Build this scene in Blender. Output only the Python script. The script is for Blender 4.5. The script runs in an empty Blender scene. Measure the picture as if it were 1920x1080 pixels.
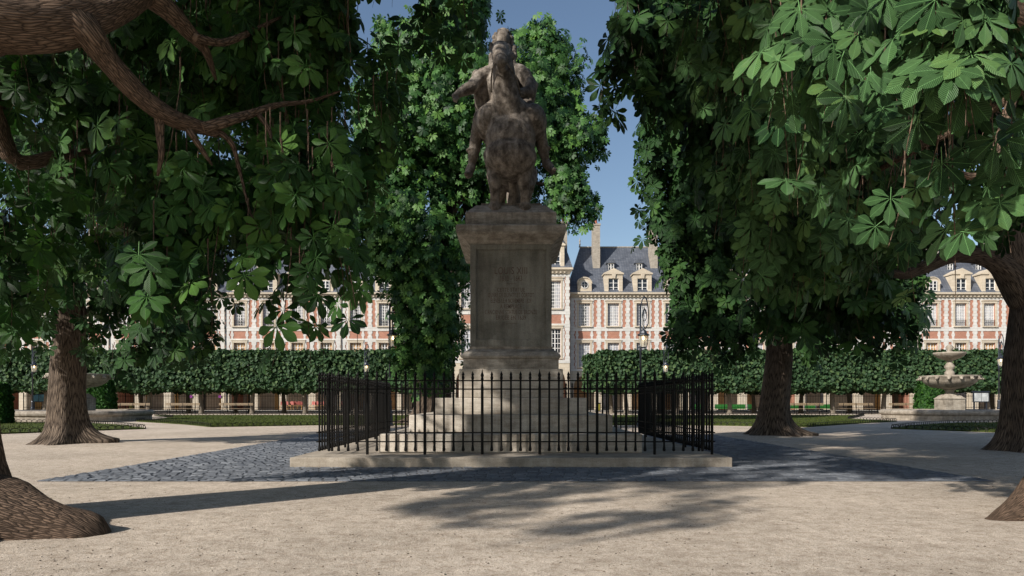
import bpy, math, random
import numpy as np
from mathutils import Vector, Matrix

# ------------------------------------------------------------------ camera, sky, sun, exposure
S = bpy.context.scene
COL = S.collection
F = 1280.0; HZ = 753.0; EYE = 1.0
cd = bpy.data.cameras.new("camera"); cam = bpy.data.objects.new("camera", cd); COL.objects.link(cam)
cam.location = (0, 0, EYE); cam.rotation_euler = (math.radians(90), 0, 0)
cd.sensor_width = 36; cd.lens = 24; cd.shift_y = (HZ - 540) / 1920.0
cd.clip_start = 0.05; cd.clip_end = 2000
S.camera = cam
SUN_EL = math.radians(32)
SDX, SDY = 0.75, 0.66                      # the way light travels along the ground
w = bpy.data.worlds.new("World"); S.world = w; w.use_nodes = True
nt = w.node_tree; nt.nodes.clear()
out = nt.nodes.new('ShaderNodeOutputWorld'); bg = nt.nodes.new('ShaderNodeBackground')
sky = nt.nodes.new('ShaderNodeTexSky'); sky.sky_type = 'NISHITA'; sky.sun_disc = False
sky.sun_elevation = SUN_EL; sky.sun_rotation = math.atan2(-SDX, -SDY)
sky.altitude = 0; sky.air_density = 1.1; sky.dust_density = 1.0; sky.ozone_density = 1.6
nt.links.new(sky.outputs[0], bg.inputs[0]); nt.links.new(bg.outputs[0], out.inputs[0])
bg.inputs[1].default_value = 0.095
sl = bpy.data.lights.new("sun", 'SUN'); sun = bpy.data.objects.new("sun", sl); COL.objects.link(sun)
sl.energy = 5.0; sl.angle = math.radians(0.9); sl.color = (1.0, 0.945, 0.875)
sun.rotation_euler = Vector((SDX, SDY, -math.tan(SUN_EL) * math.hypot(SDX, SDY))).to_track_quat('-Z', 'Y').to_euler()
sun.location = (-20, -20, 30)
S.view_settings.view_transform = 'Standard'; S.view_settings.look = 'None'
S.view_settings.exposure = 0.36; S.view_settings.gamma = 1
S.cycles.max_bounces = 6; S.cycles.diffuse_bounces = 3; S.cycles.glossy_bounces = 2
S.cycles.transmission_bounces = 3; S.cycles.transparent_max_bounces = 6
S.cycles.sample_clamp_indirect = 4

random.seed(7); RNG = np.random.default_rng(11)

def at(px, py, d):                         # photo position at a depth -> metres
    return ((px - 960) * d / F, d, EYE + (HZ - py) * d / F)
def gr(px, py):                            # photo position on the ground -> metres
    d = EYE * F / (py - HZ)
    return ((px - 960) * d / F, d)

# ------------------------------------------------------------------ object helpers
def tag(o, label=None, cat=None, group=None, kind=None):
    if label: o['label'] = label
    if cat: o['category'] = cat
    if group: o['group'] = group
    if kind: o['kind'] = kind
    return o
def empty(name, loc, label=None, cat=None, group=None):
    o = bpy.data.objects.new(name, None); COL.objects.link(o); o.location = loc
    o.empty_display_size = 0.2
    return tag(o, label, cat, group)
def wloc(o):
    v = Vector((0, 0, 0))
    while o is not None:
        v = v + Vector(o.location); o = o.parent
    return v
def kids(o): return [c for c in bpy.data.objects if c.parent == o]
def copy_tree(o, loc=None, parent=None, label=None, rz=None, ch=None):
    if ch is None:
        ch = {}
        for c in bpy.data.objects:
            if c.parent: ch.setdefault(c.parent.name, []).append(c)
    c = o.copy(); COL.objects.link(c); c.parent = parent
    if loc is not None: c.location = loc
    if rz is not None: c.rotation_euler = (0, 0, rz)
    if label: c['label'] = label
    for k in ch.get(o.name, []): copy_tree(k, None, c, ch=ch)
    return c

class G:
    """collects faces, written in metres of the scene"""
    def __init__(s): s.v = []; s.f = []; s.uv = []
    def face(s, idx, uv=None):
        s.f.append(tuple(idx)); s.uv.append(uv)
    def box(s, x0, x1, y0, y1, z0, z1):
        b = len(s.v)
        s.v += [(x0,y0,z0),(x1,y0,z0),(x1,y1,z0),(x0,y1,z0),(x0,y0,z1),(x1,y0,z1),(x1,y1,z1),(x0,y1,z1)]
        for q in ((0,3,2,1),(4,5,6,7),(0,1,5,4),(1,2,6,5),(2,3,7,6),(3,0,4,7)): s.face([b+i for i in q])
        return s
    def rects(s, rings, cx=0, cy=0):        # loft of (half x, half y, z)
        b = len(s.v)
        for hx, hy, z in rings:
            s.v += [(cx-hx,cy-hy,z),(cx+hx,cy-hy,z),(cx+hx,cy+hy,z),(cx-hx,cy+hy,z)]
        n = len(rings)
        for i in range(n-1):
            for k in range(4):
                a = b+4*i+k; c = b+4*i+(k+1) % 4
                s.face((a, c, c+4, a+4))
        s.face((b+3,b+2,b+1,b)); t = b+4*(n-1); s.face((t,t+1,t+2,t+3))
        return s
    def lathe(s, prof, cx=0, cy=0, n=32, cz=0):
        b = len(s.v); m = len(prof)
        for r, z in prof:
            for k in range(n):
                a = 2*math.pi*k/n; s.v.append((cx+r*math.cos(a), cy+r*math.sin(a), cz+z))
        for i in range(m-1):
            for k in range(n):
                k2 = (k+1) % n
                s.face((b+i*n+k, b+i*n+k2, b+(i+1)*n+k2, b+(i+1)*n+k))
        s.face([b+k for k in range(n)][::-1]); s.face([b+(m-1)*n+k for k in range(n)])
        return s
    def tube(s, pts, rad, n=8, cap=True, flare=None, round_ends=False):
        pts = [Vector(p) for p in pts]
        if not hasattr(rad, '__len__'): rad = [rad]*len(pts)
        rad = list(rad)
        if round_ends:
            d0 = (pts[0]-pts[1]).normalized(); d1 = (pts[-1]-pts[-2]).normalized()
            p0, p1, r0, r1 = pts[0], pts[-1], rad[0], rad[-1]
            pts = [p0+d0*r0*0.98, p0+d0*r0*0.7] + pts + [p1+d1*r1*0.7, p1+d1*r1*0.98]
            rad = [r0*0.2, r0*0.71] + rad + [r1*0.71, r1*0.2]
        m = len(pts); b = len(s.v)
        T = [(pts[min(i+1, m-1)]-pts[max(i-1, 0)]).normalized() for i in range(m)]
        up = Vector((0, 0, 1)) if abs(T[0].z) < 0.9 else Vector((0, 1, 0))
        N = T[0].cross(up).normalized(); L = 0
        for i in range(m):
            if i:
                N = (N - T[i]*N.dot(T[i])).normalized(); L += (pts[i]-pts[i-1]).length
            B = T[i].cross(N)
            for k in range(n):
                a = 2*math.pi*k/n
                r = rad[i]*(flare(a, L, i) if flare else 1)
                s.v.append(tuple(pts[i] + (N*math.cos(a) + B*math.sin(a))*r))
        L = 0
        for i in range(m-1):
            dl = (pts[i+1]-pts[i]).length; c = 2*math.pi*max(rad)
            for k in range(n):
                k2 = (k+1) % n
                u0, u1 = k/n*c, (k+1)/n*c
                s.face((b+i*n+k, b+i*n+k2, b+(i+1)*n+k2, b+(i+1)*n+k), ((u0,L),(u1,L),(u1,L+dl),(u0,L+dl)))
            L += dl
        if cap:
            s.face([b+k for k in range(n)][::-1]); s.face([b+(m-1)*n+k for k in range(n)])
        return s
    def ell(s, c, r, n=16, m=10, rot=None):
        b = len(s.v); c = Vector(c)
        for i in range(m+1):
            t = math.pi*i/m
            for k in range(n):
                a = 2*math.pi*k/n
                p = Vector((r[0]*math.sin(t)*math.cos(a), r[1]*math.sin(t)*math.sin(a), r[2]*math.cos(t)))
                if rot: p = rot @ p
                s.v.append(tuple(c+p))
        for i in range(m):
            for k in range(n):
                k2 = (k+1) % n
                s.face((b+i*n+k, b+(i+1)*n+k, b+(i+1)*n+k2, b+i*n+k2))
        return s
    def prism(s, poly, y0, y1):             # polygon in x,z pushed along y
        b = len(s.v); n = len(poly)
        for x, z in poly: s.v.append((x, y0, z))
        for x, z in poly: s.v.append((x, y1, z))
        s.face([b+i for i in range(n)]); s.face([b+n+i for i in range(n)][::-1])
        for i in range(n):
            j = (i+1) % n; s.face((b+j, b+i, b+n+i, b+n+j))
        return s

def build(name, g, mat, parent=None, smooth=False, bevel=0, data_only=False):
    off = wloc(parent) if parent else Vector((0, 0, 0))
    me = bpy.data.meshes.new(name)
    me.from_pydata([(x-off.x, y-off.y, z-off.z) for x, y, z in g.v], [], g.f)
    if any(u is not None for u in g.uv):
        ul = me.uv_layers.new(name='uv'); arr = []
        for f, u in zip(g.f, g.uv):
            arr += [c for p in (u if u is not None else [(0, 0)]*len(f)) for c in p]
        ul.data.foreach_set('uv', arr)
    if smooth: me.polygons.foreach_set('use_smooth', [True]*len(me.polygons))
    me.materials.append(mat); me.update()
    o = bpy.data.objects.new(name, me); COL.objects.link(o); o.parent = parent
    if bevel:
        m = o.modifiers.new('bevel', 'BEVEL'); m.width = bevel; m.segments = 2; m.limit_method = 'ANGLE'
    return o
def place(name, me, parent, loc):           # a part that shares mesh data
    o = bpy.data.objects.new(name, me); COL.objects.link(o); o.parent = parent; o.location = loc
    return o

# ------------------------------------------------------------------ materials
def new_mat(name):
    m = bpy.data.materials.new(name); m.use_nodes = True
    n = m.node_tree.nodes; l = m.node_tree.links
    return m, n, l, n['Principled BSDF']
def N_(n, t, **kw):
    x = n.new(t)
    for k, v in kw.items(): setattr(x, k, v)
    return x
def ramp(n, stops):
    r = n.new('ShaderNodeValToRGB'); e = r.color_ramp.elements
    while len(e) < len(stops): e.new(0.5)
    for i, (p, c) in enumerate(stops):
        e[i].position = p; e[i].color = (*c, 1) if len(c) == 3 else c
    return r
def noise(n, l, vec, scale, detail=4, rough=0.55, dist=0):
    t = N_(n, 'ShaderNodeTexNoise'); t.inputs['Scale'].default_value = scale
    t.inputs['Detail'].default_value = detail; t.inputs['Roughness'].default_value = rough
    t.inputs['Distortion'].default_value = dist
    if vec: l.new(vec, t.inputs['Vector'])
    return t
def mixc(n, l, a, b, fac, mode='MIX'):
    m = N_(n, 'ShaderNodeMix', data_type='RGBA', blend_type=mode)
    for sock, v in ((m.inputs[0], fac), (m.inputs[6], a), (m.inputs[7], b)):
        if hasattr(v, 'is_output'): l.new(v, sock)
        elif isinstance(v, (int, float)): sock.default_value = v
        else: sock.default_value = (*v, 1)
    return m.outputs[2]
def math_(n, l, op, a, b=0.0, c=None):
    m = N_(n, 'ShaderNodeMath', operation=op)
    for i, v in enumerate((a, b) if c is None else (a, b, c)):
        if hasattr(v, 'is_output'): l.new(v, m.inputs[i])
        else: m.inputs[i].default_value = v
    return m.outputs[0]
def mapping(n, l, src, scale=(1, 1, 1), rot=(0, 0, 0)):
    m = N_(n, 'ShaderNodeMapping'); m.inputs['Scale'].default_value = scale; m.inputs['Rotation'].default_value = rot
    l.new(src, m.inputs['Vector']); return m.outputs[0]
def bump(n, l, h, strength, dist, bsdf):
    b = N_(n, 'ShaderNodeBump'); b.inputs['Strength'].default_value = strength; b.inputs['Distance'].default_value = dist
    l.new(h, b.inputs['Height']); l.new(b.outputs[0], bsdf.inputs['Normal']); return b
def world_pos(n): return N_(n, 'ShaderNodeNewGeometry').outputs['Position']

def mat_flat(name, col, rough=0.6, metal=0, var=0.15, scale=8, spec=0.5):
    m, n, l, b = new_mat(name); p = world_pos(n)
    t = noise(n, l, p, scale)
    lo = tuple(c*(1-var) for c in col); hi = tuple(min(1, c*(1+var)) for c in col)
    r = ramp(n, [(0.3, lo), (0.7, hi)]); l.new(t.outputs[0], r.inputs[0]); l.new(r.outputs[0], b.inputs['Base Color'])
    b.inputs['Roughness'].default_value = rough; b.inputs['Metallic'].default_value = metal
    b.inputs['Specular IOR Level'].default_value = spec
    return m
def mat_stone(name, base, dark, streak=1.0, blot=0.5, bumpd=0.01, scale=3.0, block=None, rough=0.85, smap=(0.9, 0.9, 7)):
    m, n, l, b = new_mat(name); p = world_pos(n)
    sp = mapping(n, l, p, smap)
    t1 = noise(n, l, sp, 2.2*streak, 6, 0.65); t2 = noise(n, l, p, scale, 8, 0.65, 0.3); t3 = noise(n, l, p, 60, 3)
    t4 = noise(n, l, mapping(n, l, p, (6, 6, 0.5)), 1.6, 4, 0.6)
    r1 = ramp(n, [(0.3, dark), (0.62, base)]); l.new(t1.outputs[0], r1.inputs[0])
    r2 = ramp(n, [(0.35, tuple(c*0.45 for c in base)), (0.6, (1, 1, 1))]); l.new(t2.outputs[0], r2.inputs[0])
    c = mixc(n, l, r1.outputs[0], r2.outputs[0], blot, 'MULTIPLY')
    r4 = ramp(n, [(0.42, (0.55, 0.5, 0.45)), (0.62, (1, 1, 1))]); l.new(t4.outputs[0], r4.inputs[0])
    c = mixc(n, l, c, r4.outputs[0], blot*0.7, 'MULTIPLY')
    r3 = ramp(n, [(0.33, (0.6, 0.58, 0.55)), (0.5, (1, 1, 1))]); l.new(t3.outputs[0], r3.inputs[0])
    c = mixc(n, l, c, r3.outputs[0], 0.6, 'MULTIPLY')
    l.new(c, b.inputs['Base Color']); b.inputs['Roughness'].default_value = rough
    b.inputs['Specular IOR Level'].default_value = 0.25
    h = math_(n, l, 'ADD', t2.outputs[0], math_(n, l, 'MULTIPLY', t3.outputs[0], 0.4))
    bump(n, l, h, 0.6, bumpd, b)
    return m
def mat_bark(name, hi, lo, ring=1.0, st=6.0):
    m, n, l, b = new_mat(name)
    uv = N_(n, 'ShaderNodeTexCoord').outputs['UV']
    nz = noise(n, l, mapping(n, l, uv, (3, 1, 1)), 3.0, 3)
    off = N_(n, 'ShaderNodeVectorMath', operation='MULTIPLY_ADD')
    l.new(nz.outputs['Color'], off.inputs[0]); off.inputs[1].default_value = (0.05, 0.16, 0)
    l.new(uv, off.inputs[2])
    mp = mapping(n, l, off.outputs[0], (38*ring, st*ring, 1))
    v = N_(n, 'ShaderNodeTexVoronoi', feature='DISTANCE_TO_EDGE', voronoi_dimensions='2D'); v.inputs['Scale'].default_value = 1
    l.new(mp, v.inputs['Vector'])
    v2 = N_(n, 'ShaderNodeTexVoronoi', feature='F1', voronoi_dimensions='2D'); v2.inputs['Scale'].default_value = 1; l.new(mp, v2.inputs['Vector'])
    r = ramp(n, [(0.012, tuple(c*0.32 for c in lo)), (0.10, lo), (0.32, hi)]); l.new(v.outputs['Distance'], r.inputs[0])
    f = noise(n, l, mapping(n, l, uv, (40, 9, 1)), 2.0, 5, 0.7)
    fr = ramp(n, [(0.3, (0.45, 0.42, 0.4)), (0.7, (1.25, 1.2, 1.15))]); l.new(f.outputs[0], fr.inputs[0])
    c = mixc(n, l, r.outputs[0], fr.outputs[0], 0.8, 'MULTIPLY')
    vr = ramp(n, [(0, (0.7, 0.68, 0.66)), (1, (1.2, 1.15, 1.05))]); l.new(v2.outputs['Color'], vr.inputs[0])
    c = mixc(n, l, c, vr.outputs[0], 0.6, 'MULTIPLY')
    l.new(c, b.inputs['Base Color']); b.inputs['Roughness'].default_value = 0.9; b.inputs['Specular IOR Level'].default_value = 0.2
    vm = math_(n, l, 'MINIMUM', v.outputs['Distance'], 0.3)
    h = math_(n, l, 'ADD', math_(n, l, 'MULTIPLY', vm, 3.0), math_(n, l, 'MULTIPLY', f.outputs[0], 0.5))
    bump(n, l, h, 0.8, 0.015/ring, b)
    return m
def mat_leaf(name, lo, hi, veins=True, trans=0.24, rough=0.5):
    m, n, l, b = new_mat(name)
    at_ = N_(n, 'ShaderNodeAttribute', attribute_name='rnd')
    r = ramp(n, [(0, lo), (0.75, hi), (1, tuple(min(1, c*f) for c, f in zip(hi, (1.5, 1.25, 1.0))))])
    l.new(at_.outputs['Fac'], r.inputs[0]); c = r.outputs[0]
    if veins:
        uv = N_(n, 'ShaderNodeTexCoord').outputs['UV']
        sx = N_(n, 'ShaderNodeSeparateXYZ'); l.new(uv, sx.inputs[0])
        ax = math_(n, l, 'ABSOLUTE', math_(n, l, 'SUBTRACT', sx.outputs[0], 0.5))
        ph = math_(n, l, 'SUBTRACT', math_(n, l, 'MULTIPLY', sx.outputs[1], 15.0), math_(n, l, 'MULTIPLY', ax, 9.0))
        tri = math_(n, l, 'PINGPONG', ph, 0.5)
        rv = ramp(n, [(0.0, (0.55, 0.6, 0.55)), (0.22, (0.95, 0.96, 0.95)), (0.5, (1.2, 1.17, 1.08))]); l.new(tri, rv.inputs[0])
        c = mixc(n, l, c, rv.outputs[0], 0.75, 'MULTIPLY')
        rm = ramp(n, [(0.006, (1, 1, 1)), (0.02, (0, 0, 0))]); l.new(ax, rm.inputs[0])
        c = mixc(n, l, c, tuple(min(1, x*1.7) for x in hi), rm.outputs[0])
        bump(n, l, tri, 0.9, 0.008, b)
    l.new(c, b.inputs['Base Color']); b.inputs['Roughness'].default_value = rough
    b.inputs['Specular IOR Level'].default_value = 0.2
    tr = N_(n, 'ShaderNodeBsdfTranslucent'); l.new(mixc(n, l, c, (0.75, 1.2, 0.5), 0.8, 'MULTIPLY'), tr.inputs[0])
    mx = N_(n, 'ShaderNodeMixShader'); mx.inputs[0].default_value = trans
    l.new(b.outputs[0], mx.inputs[1]); l.new(tr.outputs[0], mx.inputs[2])
    l.new(mx.outputs[0], n['Material Output'].inputs[0])
    return m
def mat_brick(name, c1, c2, mortar, bw, bh, ms, scale=1.0, plane='XZ', rough=0.85, spec=0.3, vary=0.4):
    m, n, l, b = new_mat(name); p = world_pos(n)
    sp = N_(n, 'ShaderNodeSeparateXYZ'); l.new(p, sp.inputs[0])
    cb = N_(n, 'ShaderNodeCombineXYZ'); l.new(math_(n, l, 'ADD', sp.outputs[0], sp.outputs[1]), cb.inputs[0]); l.new(sp.outputs[2], cb.inputs[1])
    t = N_(n, 'ShaderNodeTexBrick'); l.new(cb.outputs[0], t.inputs['Vector'])
    t.inputs['Color1'].default_value = (*c1, 1); t.inputs['Color2'].default_value = (*c2, 1); t.inputs['Mortar'].default_value = (*mortar, 1)
    t.inputs['Scale'].default_value = scale; t.inputs['Brick Width'].default_value = bw; t.inputs['Row Height'].default_value = bh; t.inputs['Mortar Size'].default_value = ms
    z = noise(n, l, p, 0.9, 6, 0.6); rz = ramp(n, [(0.3, (0.6, 0.6, 0.62)), (0.7, (1.15, 1.15, 1.15))]); l.new(z.outputs[0], rz.inputs[0])
    c = mixc(n, l, t.outputs[0], rz.outputs[0], vary, 'MULTIPLY')
    l.new(c, b.inputs['Base Color']); b.inputs['Roughness'].default_value = rough; b.inputs['Specular IOR Level'].default_value = spec
    return m

def mat_gravel():
    m, n, l, b = new_mat('gravel'); p = world_pos(n)
    big = noise(n, l, p, 0.45, 6, 0.6); mid = noise(n, l, p, 5, 6, 0.7); fine = noise(n, l, p, 60, 5, 0.8); grit = noise(n, l, p, 150, 3, 0.7)
    r = ramp(n, [(0.30, (0.28, 0.235, 0.19)), (0.5, (0.61, 0.54, 0.455)), (0.70, (0.80, 0.73, 0.63))]); l.new(fine.outputs[0], r.inputs[0])
    r2 = ramp(n, [(0.32, (0.62, 0.585, 0.545)), (0.6, (1.06, 1.05, 1.03))]); l.new(mid.outputs[0], r2.inputs[0])
    c = mixc(n, l, r.outputs[0], r2.outputs[0], 0.8, 'MULTIPLY')
    r3 = ramp(n, [(0.35, (0.82, 0.8, 0.78)), (0.65, (1.08, 1.06, 1.05))]); l.new(big.outputs[0], r3.inputs[0])
    c = mixc(n, l, c, r3.outputs[0], 0.9, 'MULTIPLY')
    v = N_(n, 'ShaderNodeTexVoronoi'); v.inputs['Scale'].default_value = 48; l.new(p, v.inputs['Vector'])
    m2 = noise(n, l, p, 17, 3, 0.7); rr2 = ramp(n, [(0.36, (0.6, 0.545, 0.49)), (0.52, (1.02, 1.02, 1.02))]); l.new(m2.outputs[0], rr2.inputs[0]); c = mixc(n, l, c, rr2.outputs[0], 0.55, 'MULTIPLY')
    r4 = ramp(n, [(0.10, (0.16, 0.13, 0.11)), (0.24, (1, 1, 1))]); l.new(v.outputs['Distance'], r4.inputs[0])
    gate = ramp(n, [(0.45, (0, 0, 0)), (0.62, (1, 1, 1))]); l.new(mid.outputs[0], gate.inputs[0])
    c = mixc(n, l, c, r4.outputs[0], gate.outputs[0], 'MULTIPLY')
    r5 = ramp(n, [(0.38, (0.42, 0.37, 0.33)), (0.5, (1, 1, 1)), (0.66, (1.15, 1.14, 1.12))]); l.new(grit.outputs[0], r5.inputs[0])
    c = mixc(n, l, c, r5.outputs[0], 0.75, 'MULTIPLY')
    l.new(c, b.inputs['Base Color']); b.inputs['Roughness'].default_value = 0.95; b.inputs['Specular IOR Level'].default_value = 0.1
    h = math_(n, l, 'ADD', fine.outputs[0], math_(n, l, 'MULTIPLY', mid.outputs[0], 2.0))
    bump(n, l, h, 0.8, 0.012, b)
    return m
def mat_island(name, stops, rough, bumps=40, spec=0.5):
    m, n, l, b = new_mat(name); g = N_(n, 'ShaderNodeNewGeometry')
    r = ramp(n, stops); l.new(g.outputs['Random Per Island'], r.inputs[0])
    t = noise(n, l, g.outputs['Position'], bumps, 4, 0.7)
    r2 = ramp(n, [(0.3, (0.55, 0.55, 0.56)), (0.7, (1.25, 1.25, 1.25))]); l.new(t.outputs[0], r2.inputs[0])
    l.new(mixc(n, l, r.outputs[0], r2.outputs[0], 0.7, 'MULTIPLY'), b.inputs['Base Color'])
    b.inputs['Roughness'].default_value = rough; b.inputs['Specular IOR Level'].default_value = spec
    bump(n, l, t.outputs[0], 0.5, 0.01, b)
    return m

M = {}
M['gravel'] = mat_gravel()
M['cobble'] = mat_island('cobble', [(0, (0.09, 0.098, 0.112)), (0.5, (0.125, 0.135, 0.15)), (1, (0.185, 0.195, 0.21))], 0.6, spec=0.35)
M['joint'] = mat_flat('cobble_joint', (0.085, 0.083, 0.08), 0.95, scale=20)
M['grass'] = mat_island('grass', [(0, (0.03, 0.045, 0.008)), (1, (0.075, 0.095, 0.02))], 0.8, 6, 0.1)
M['lawn'] = mat_flat('lawn_soil', (0.05, 0.065, 0.014), 0.95, var=0.35, scale=1.3, spec=0.1)
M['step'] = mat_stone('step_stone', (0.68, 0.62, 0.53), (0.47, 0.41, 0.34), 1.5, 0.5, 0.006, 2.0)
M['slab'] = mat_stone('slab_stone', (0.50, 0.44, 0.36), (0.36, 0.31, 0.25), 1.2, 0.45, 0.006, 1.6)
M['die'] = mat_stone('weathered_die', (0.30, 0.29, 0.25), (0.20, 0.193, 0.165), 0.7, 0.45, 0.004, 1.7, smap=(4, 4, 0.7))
M['cornice'] = mat_stone('cornice_stone', (0.50, 0.455, 0.39), (0.30, 0.27, 0.23), 1.6, 0.6, 0.012, 5)
M['statue'] = mat_stone('statue_stone', (0.38, 0.335, 0.285), (0.15, 0.128, 0.108), 1.3, 0.8, 0.03, 6.5, smap=(3, 3, 1.6))
M['letter'] = mat_flat('letter', (0.115, 0.075, 0.058), 0.9)
M['fountain'] = mat_stone('fountain_stone', (0.46, 0.41, 0.34), (0.28, 0.24, 0.19), 1.0, 0.6, 0.01, 2)
M['iron'] = mat_flat('black_iron', (0.004, 0.0035, 0.003), 0.5, 0, scale=30, spec=0.15)
M['lampiron'] = mat_flat('dark_blue_iron', (0.02, 0.025, 0.035), 0.4, 0.3)
M['bark'] = mat_bark('bark', (0.19, 0.135, 0.10), (0.125, 0.088, 0.063), 0.95, 10.0)
M['barkfine'] = mat_bark('bark_fine', (0.18, 0.145, 0.115), (0.08, 0.062, 0.048), 1.0, 3.0)
M['barklin'] = mat_flat('linden_bark', (0.13, 0.11, 0.085), 0.9, var=0.3, scale=10)
M['leafnear'] = mat_leaf('leaf_near', (0.008, 0.030, 0.007), (0.050, 0.125, 0.028), trans=0.12)
M['leafbright'] = mat_leaf('leaf_bright', (0.010, 0.034, 0.010), (0.078, 0.165, 0.058), trans=0.08)  # brighter leaf copy for the nearest right tree, its sunlight put into the colour
M['leafmid'] = mat_leaf('leaf_mid', (0.005, 0.020, 0.006), (0.034, 0.088, 0.022), trans=0.1)
M['leaffar'] = mat_leaf('leaf_far', (0.005, 0.026, 0.008), (0.062, 0.15, 0.034), veins=False, rough=0.5, trans=0.14)
M['leaflin'] = mat_leaf('leaf_linden', (0.018, 0.045, 0.018), (0.052, 0.10, 0.042), veins=False, trans=0.2, rough=0.6)
M['leafyew'] = mat_leaf('leaf_yew', (0.015, 0.05, 0.01), (0.03, 0.09, 0.015), veins=False, trans=0.2, rough=0.6)
M['brick'] = mat_brick('brick', (0.32, 0.125, 0.08), (0.40, 0.17, 0.115), (0.42, 0.28, 0.2), 0.24, 0.085, 0.01)
M['white'] = mat_brick('white_stone', (0.60, 0.585, 0.55), (0.53, 0.515, 0.48), (0.36, 0.33, 0.28), 0.8, 0.33, 0.012, vary=0.3)
M['cream'] = mat_brick('cream_stone', (0.54, 0.47, 0.365), (0.48, 0.415, 0.32), (0.38, 0.3, 0.21), 0.9, 0.33, 0.01, vary=0.45)
M['slate'] = mat_brick('slate', (0.088, 0.097, 0.114), (0.13, 0.14, 0.16), (0.05, 0.06, 0.08), 0.28, 0.2, 0.02, vary=0.7, rough=0.5)
M['chimney'] = mat_stone('chimney_render', (0.42, 0.38, 0.32), (0.3, 0.27, 0.23), 1, 0.35)
M['pot'] = mat_flat('terracotta', (0.32, 0.1, 0.06), 0.8)
M['frame'] = mat_flat('white_paint', (0.66, 0.65, 0.62), 0.5, var=0.06)
M['pane'] = mat_flat('dark_glass', (0.014, 0.016, 0.02), 0.12, spec=0.6)
M['curtain'] = mat_flat('net_curtain', (0.33, 0.34, 0.37), 0.7, var=0.3, scale=5)
M['shutter'] = mat_flat('wood_shutter', (0.45, 0.27, 0.12), 0.6, var=0.25, scale=4)
M['gold'] = mat_flat('gilded_wood', (0.5, 0.3, 0.1), 0.6, var=0.5, scale=9)
M['asphalt'] = mat_flat('asphalt', (0.045, 0.047, 0.052), 0.9)
M['pave'] = mat_flat('pavement', (0.28, 0.26, 0.23), 0.9)
M['dark'] = mat_flat('dark_interior', (0.03, 0.028, 0.026), 0.9)
M['wood'] = mat_flat('bench_wood', (0.2, 0.145, 0.085), 0.6, var=0.3)
M['coral'] = mat_flat('coral_weave', (0.42, 0.12, 0.10), 0.6)
M['rattan'] = mat_flat('rattan', (0.55, 0.3, 0.1), 0.6)
M['green'] = mat_flat('green_canvas', (0.02, 0.14, 0.02), 0.6)
M['greenpanel'] = mat_flat('grey_panel', (0.10, 0.12, 0.14), 0.4)
M['yellow'] = mat_flat('yellow_plastic', (0.28, 0.25, 0.04), 0.5)
M['magenta'] = mat_flat('magenta_enamel', (0.25, 0.03, 0.25), 0.5)
M['blue'] = mat_flat('blue_print', (0.08, 0.3, 0.5), 0.5, var=0.4, scale=3)
M['paper'] = mat_flat('grey_paper', (0.38, 0.4, 0.4), 0.6, var=0.3, scale=4)
M['redcloth'] = mat_flat('dark_red', (0.22, 0.02, 0.035), 0.6)
M['pinkcloth'] = mat_flat('violet_cloth', (0.3, 0.08, 0.25), 0.7)
M['awn'] = mat_flat('awning_white', (0.6, 0.58, 0.55), 0.7)
def mat_emit(name, col, s):
    m, n, l, b = new_mat(name); b.inputs['Base Color'].default_value = (*col, 1)
    b.inputs['Emission Color'].default_value = (*col, 1); b.inputs['Emission Strength'].default_value = s; return m
M['bulb'] = mat_emit('lit_bulb', (1.0, 0.72, 0.38), 9.0)
def mat_glass():
    m, n, l, b = new_mat('lantern_glass'); b.inputs['Base Color'].default_value = (0.75, 0.7, 0.55, 1)
    b.inputs['Roughness'].default_value = 0.15; b.inputs['Alpha'].default_value = 0.42; return m
M['glass'] = mat_glass()
def mat_water():
    m, n, l, b = new_mat('water'); b.inputs['Base Color'].default_value = (0.05, 0.07, 0.06, 1); b.inputs['Roughness'].default_value = 0.08; return m
M['water'] = mat_water()

# ------------------------------------------------------------------ the ground
g = G(); R = 900
g.v += [(-R,-60,0),(R,-60,0),(R,R,0),(-R,R,0)]; g.face((0,1,2,3))
tag(build('ground', g, M['gravel']), kind='structure')
g = G(); g.v += [(-80,65.5,0.004),(80,65.5,0.004),(80,71.2,0.004),(-80,71.2,0.004)]; g.face((0,1,2,3))
tag(build('road', g, M['asphalt']), kind='structure')
g = G(); g.box(-80, 80, 71.2, 74.2, 0.0, 0.12); g.box(-80, 80, 64.6, 65.5, 0, 0.12)
tag(build('pavement', g, M['pave']), kind='structure')
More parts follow.
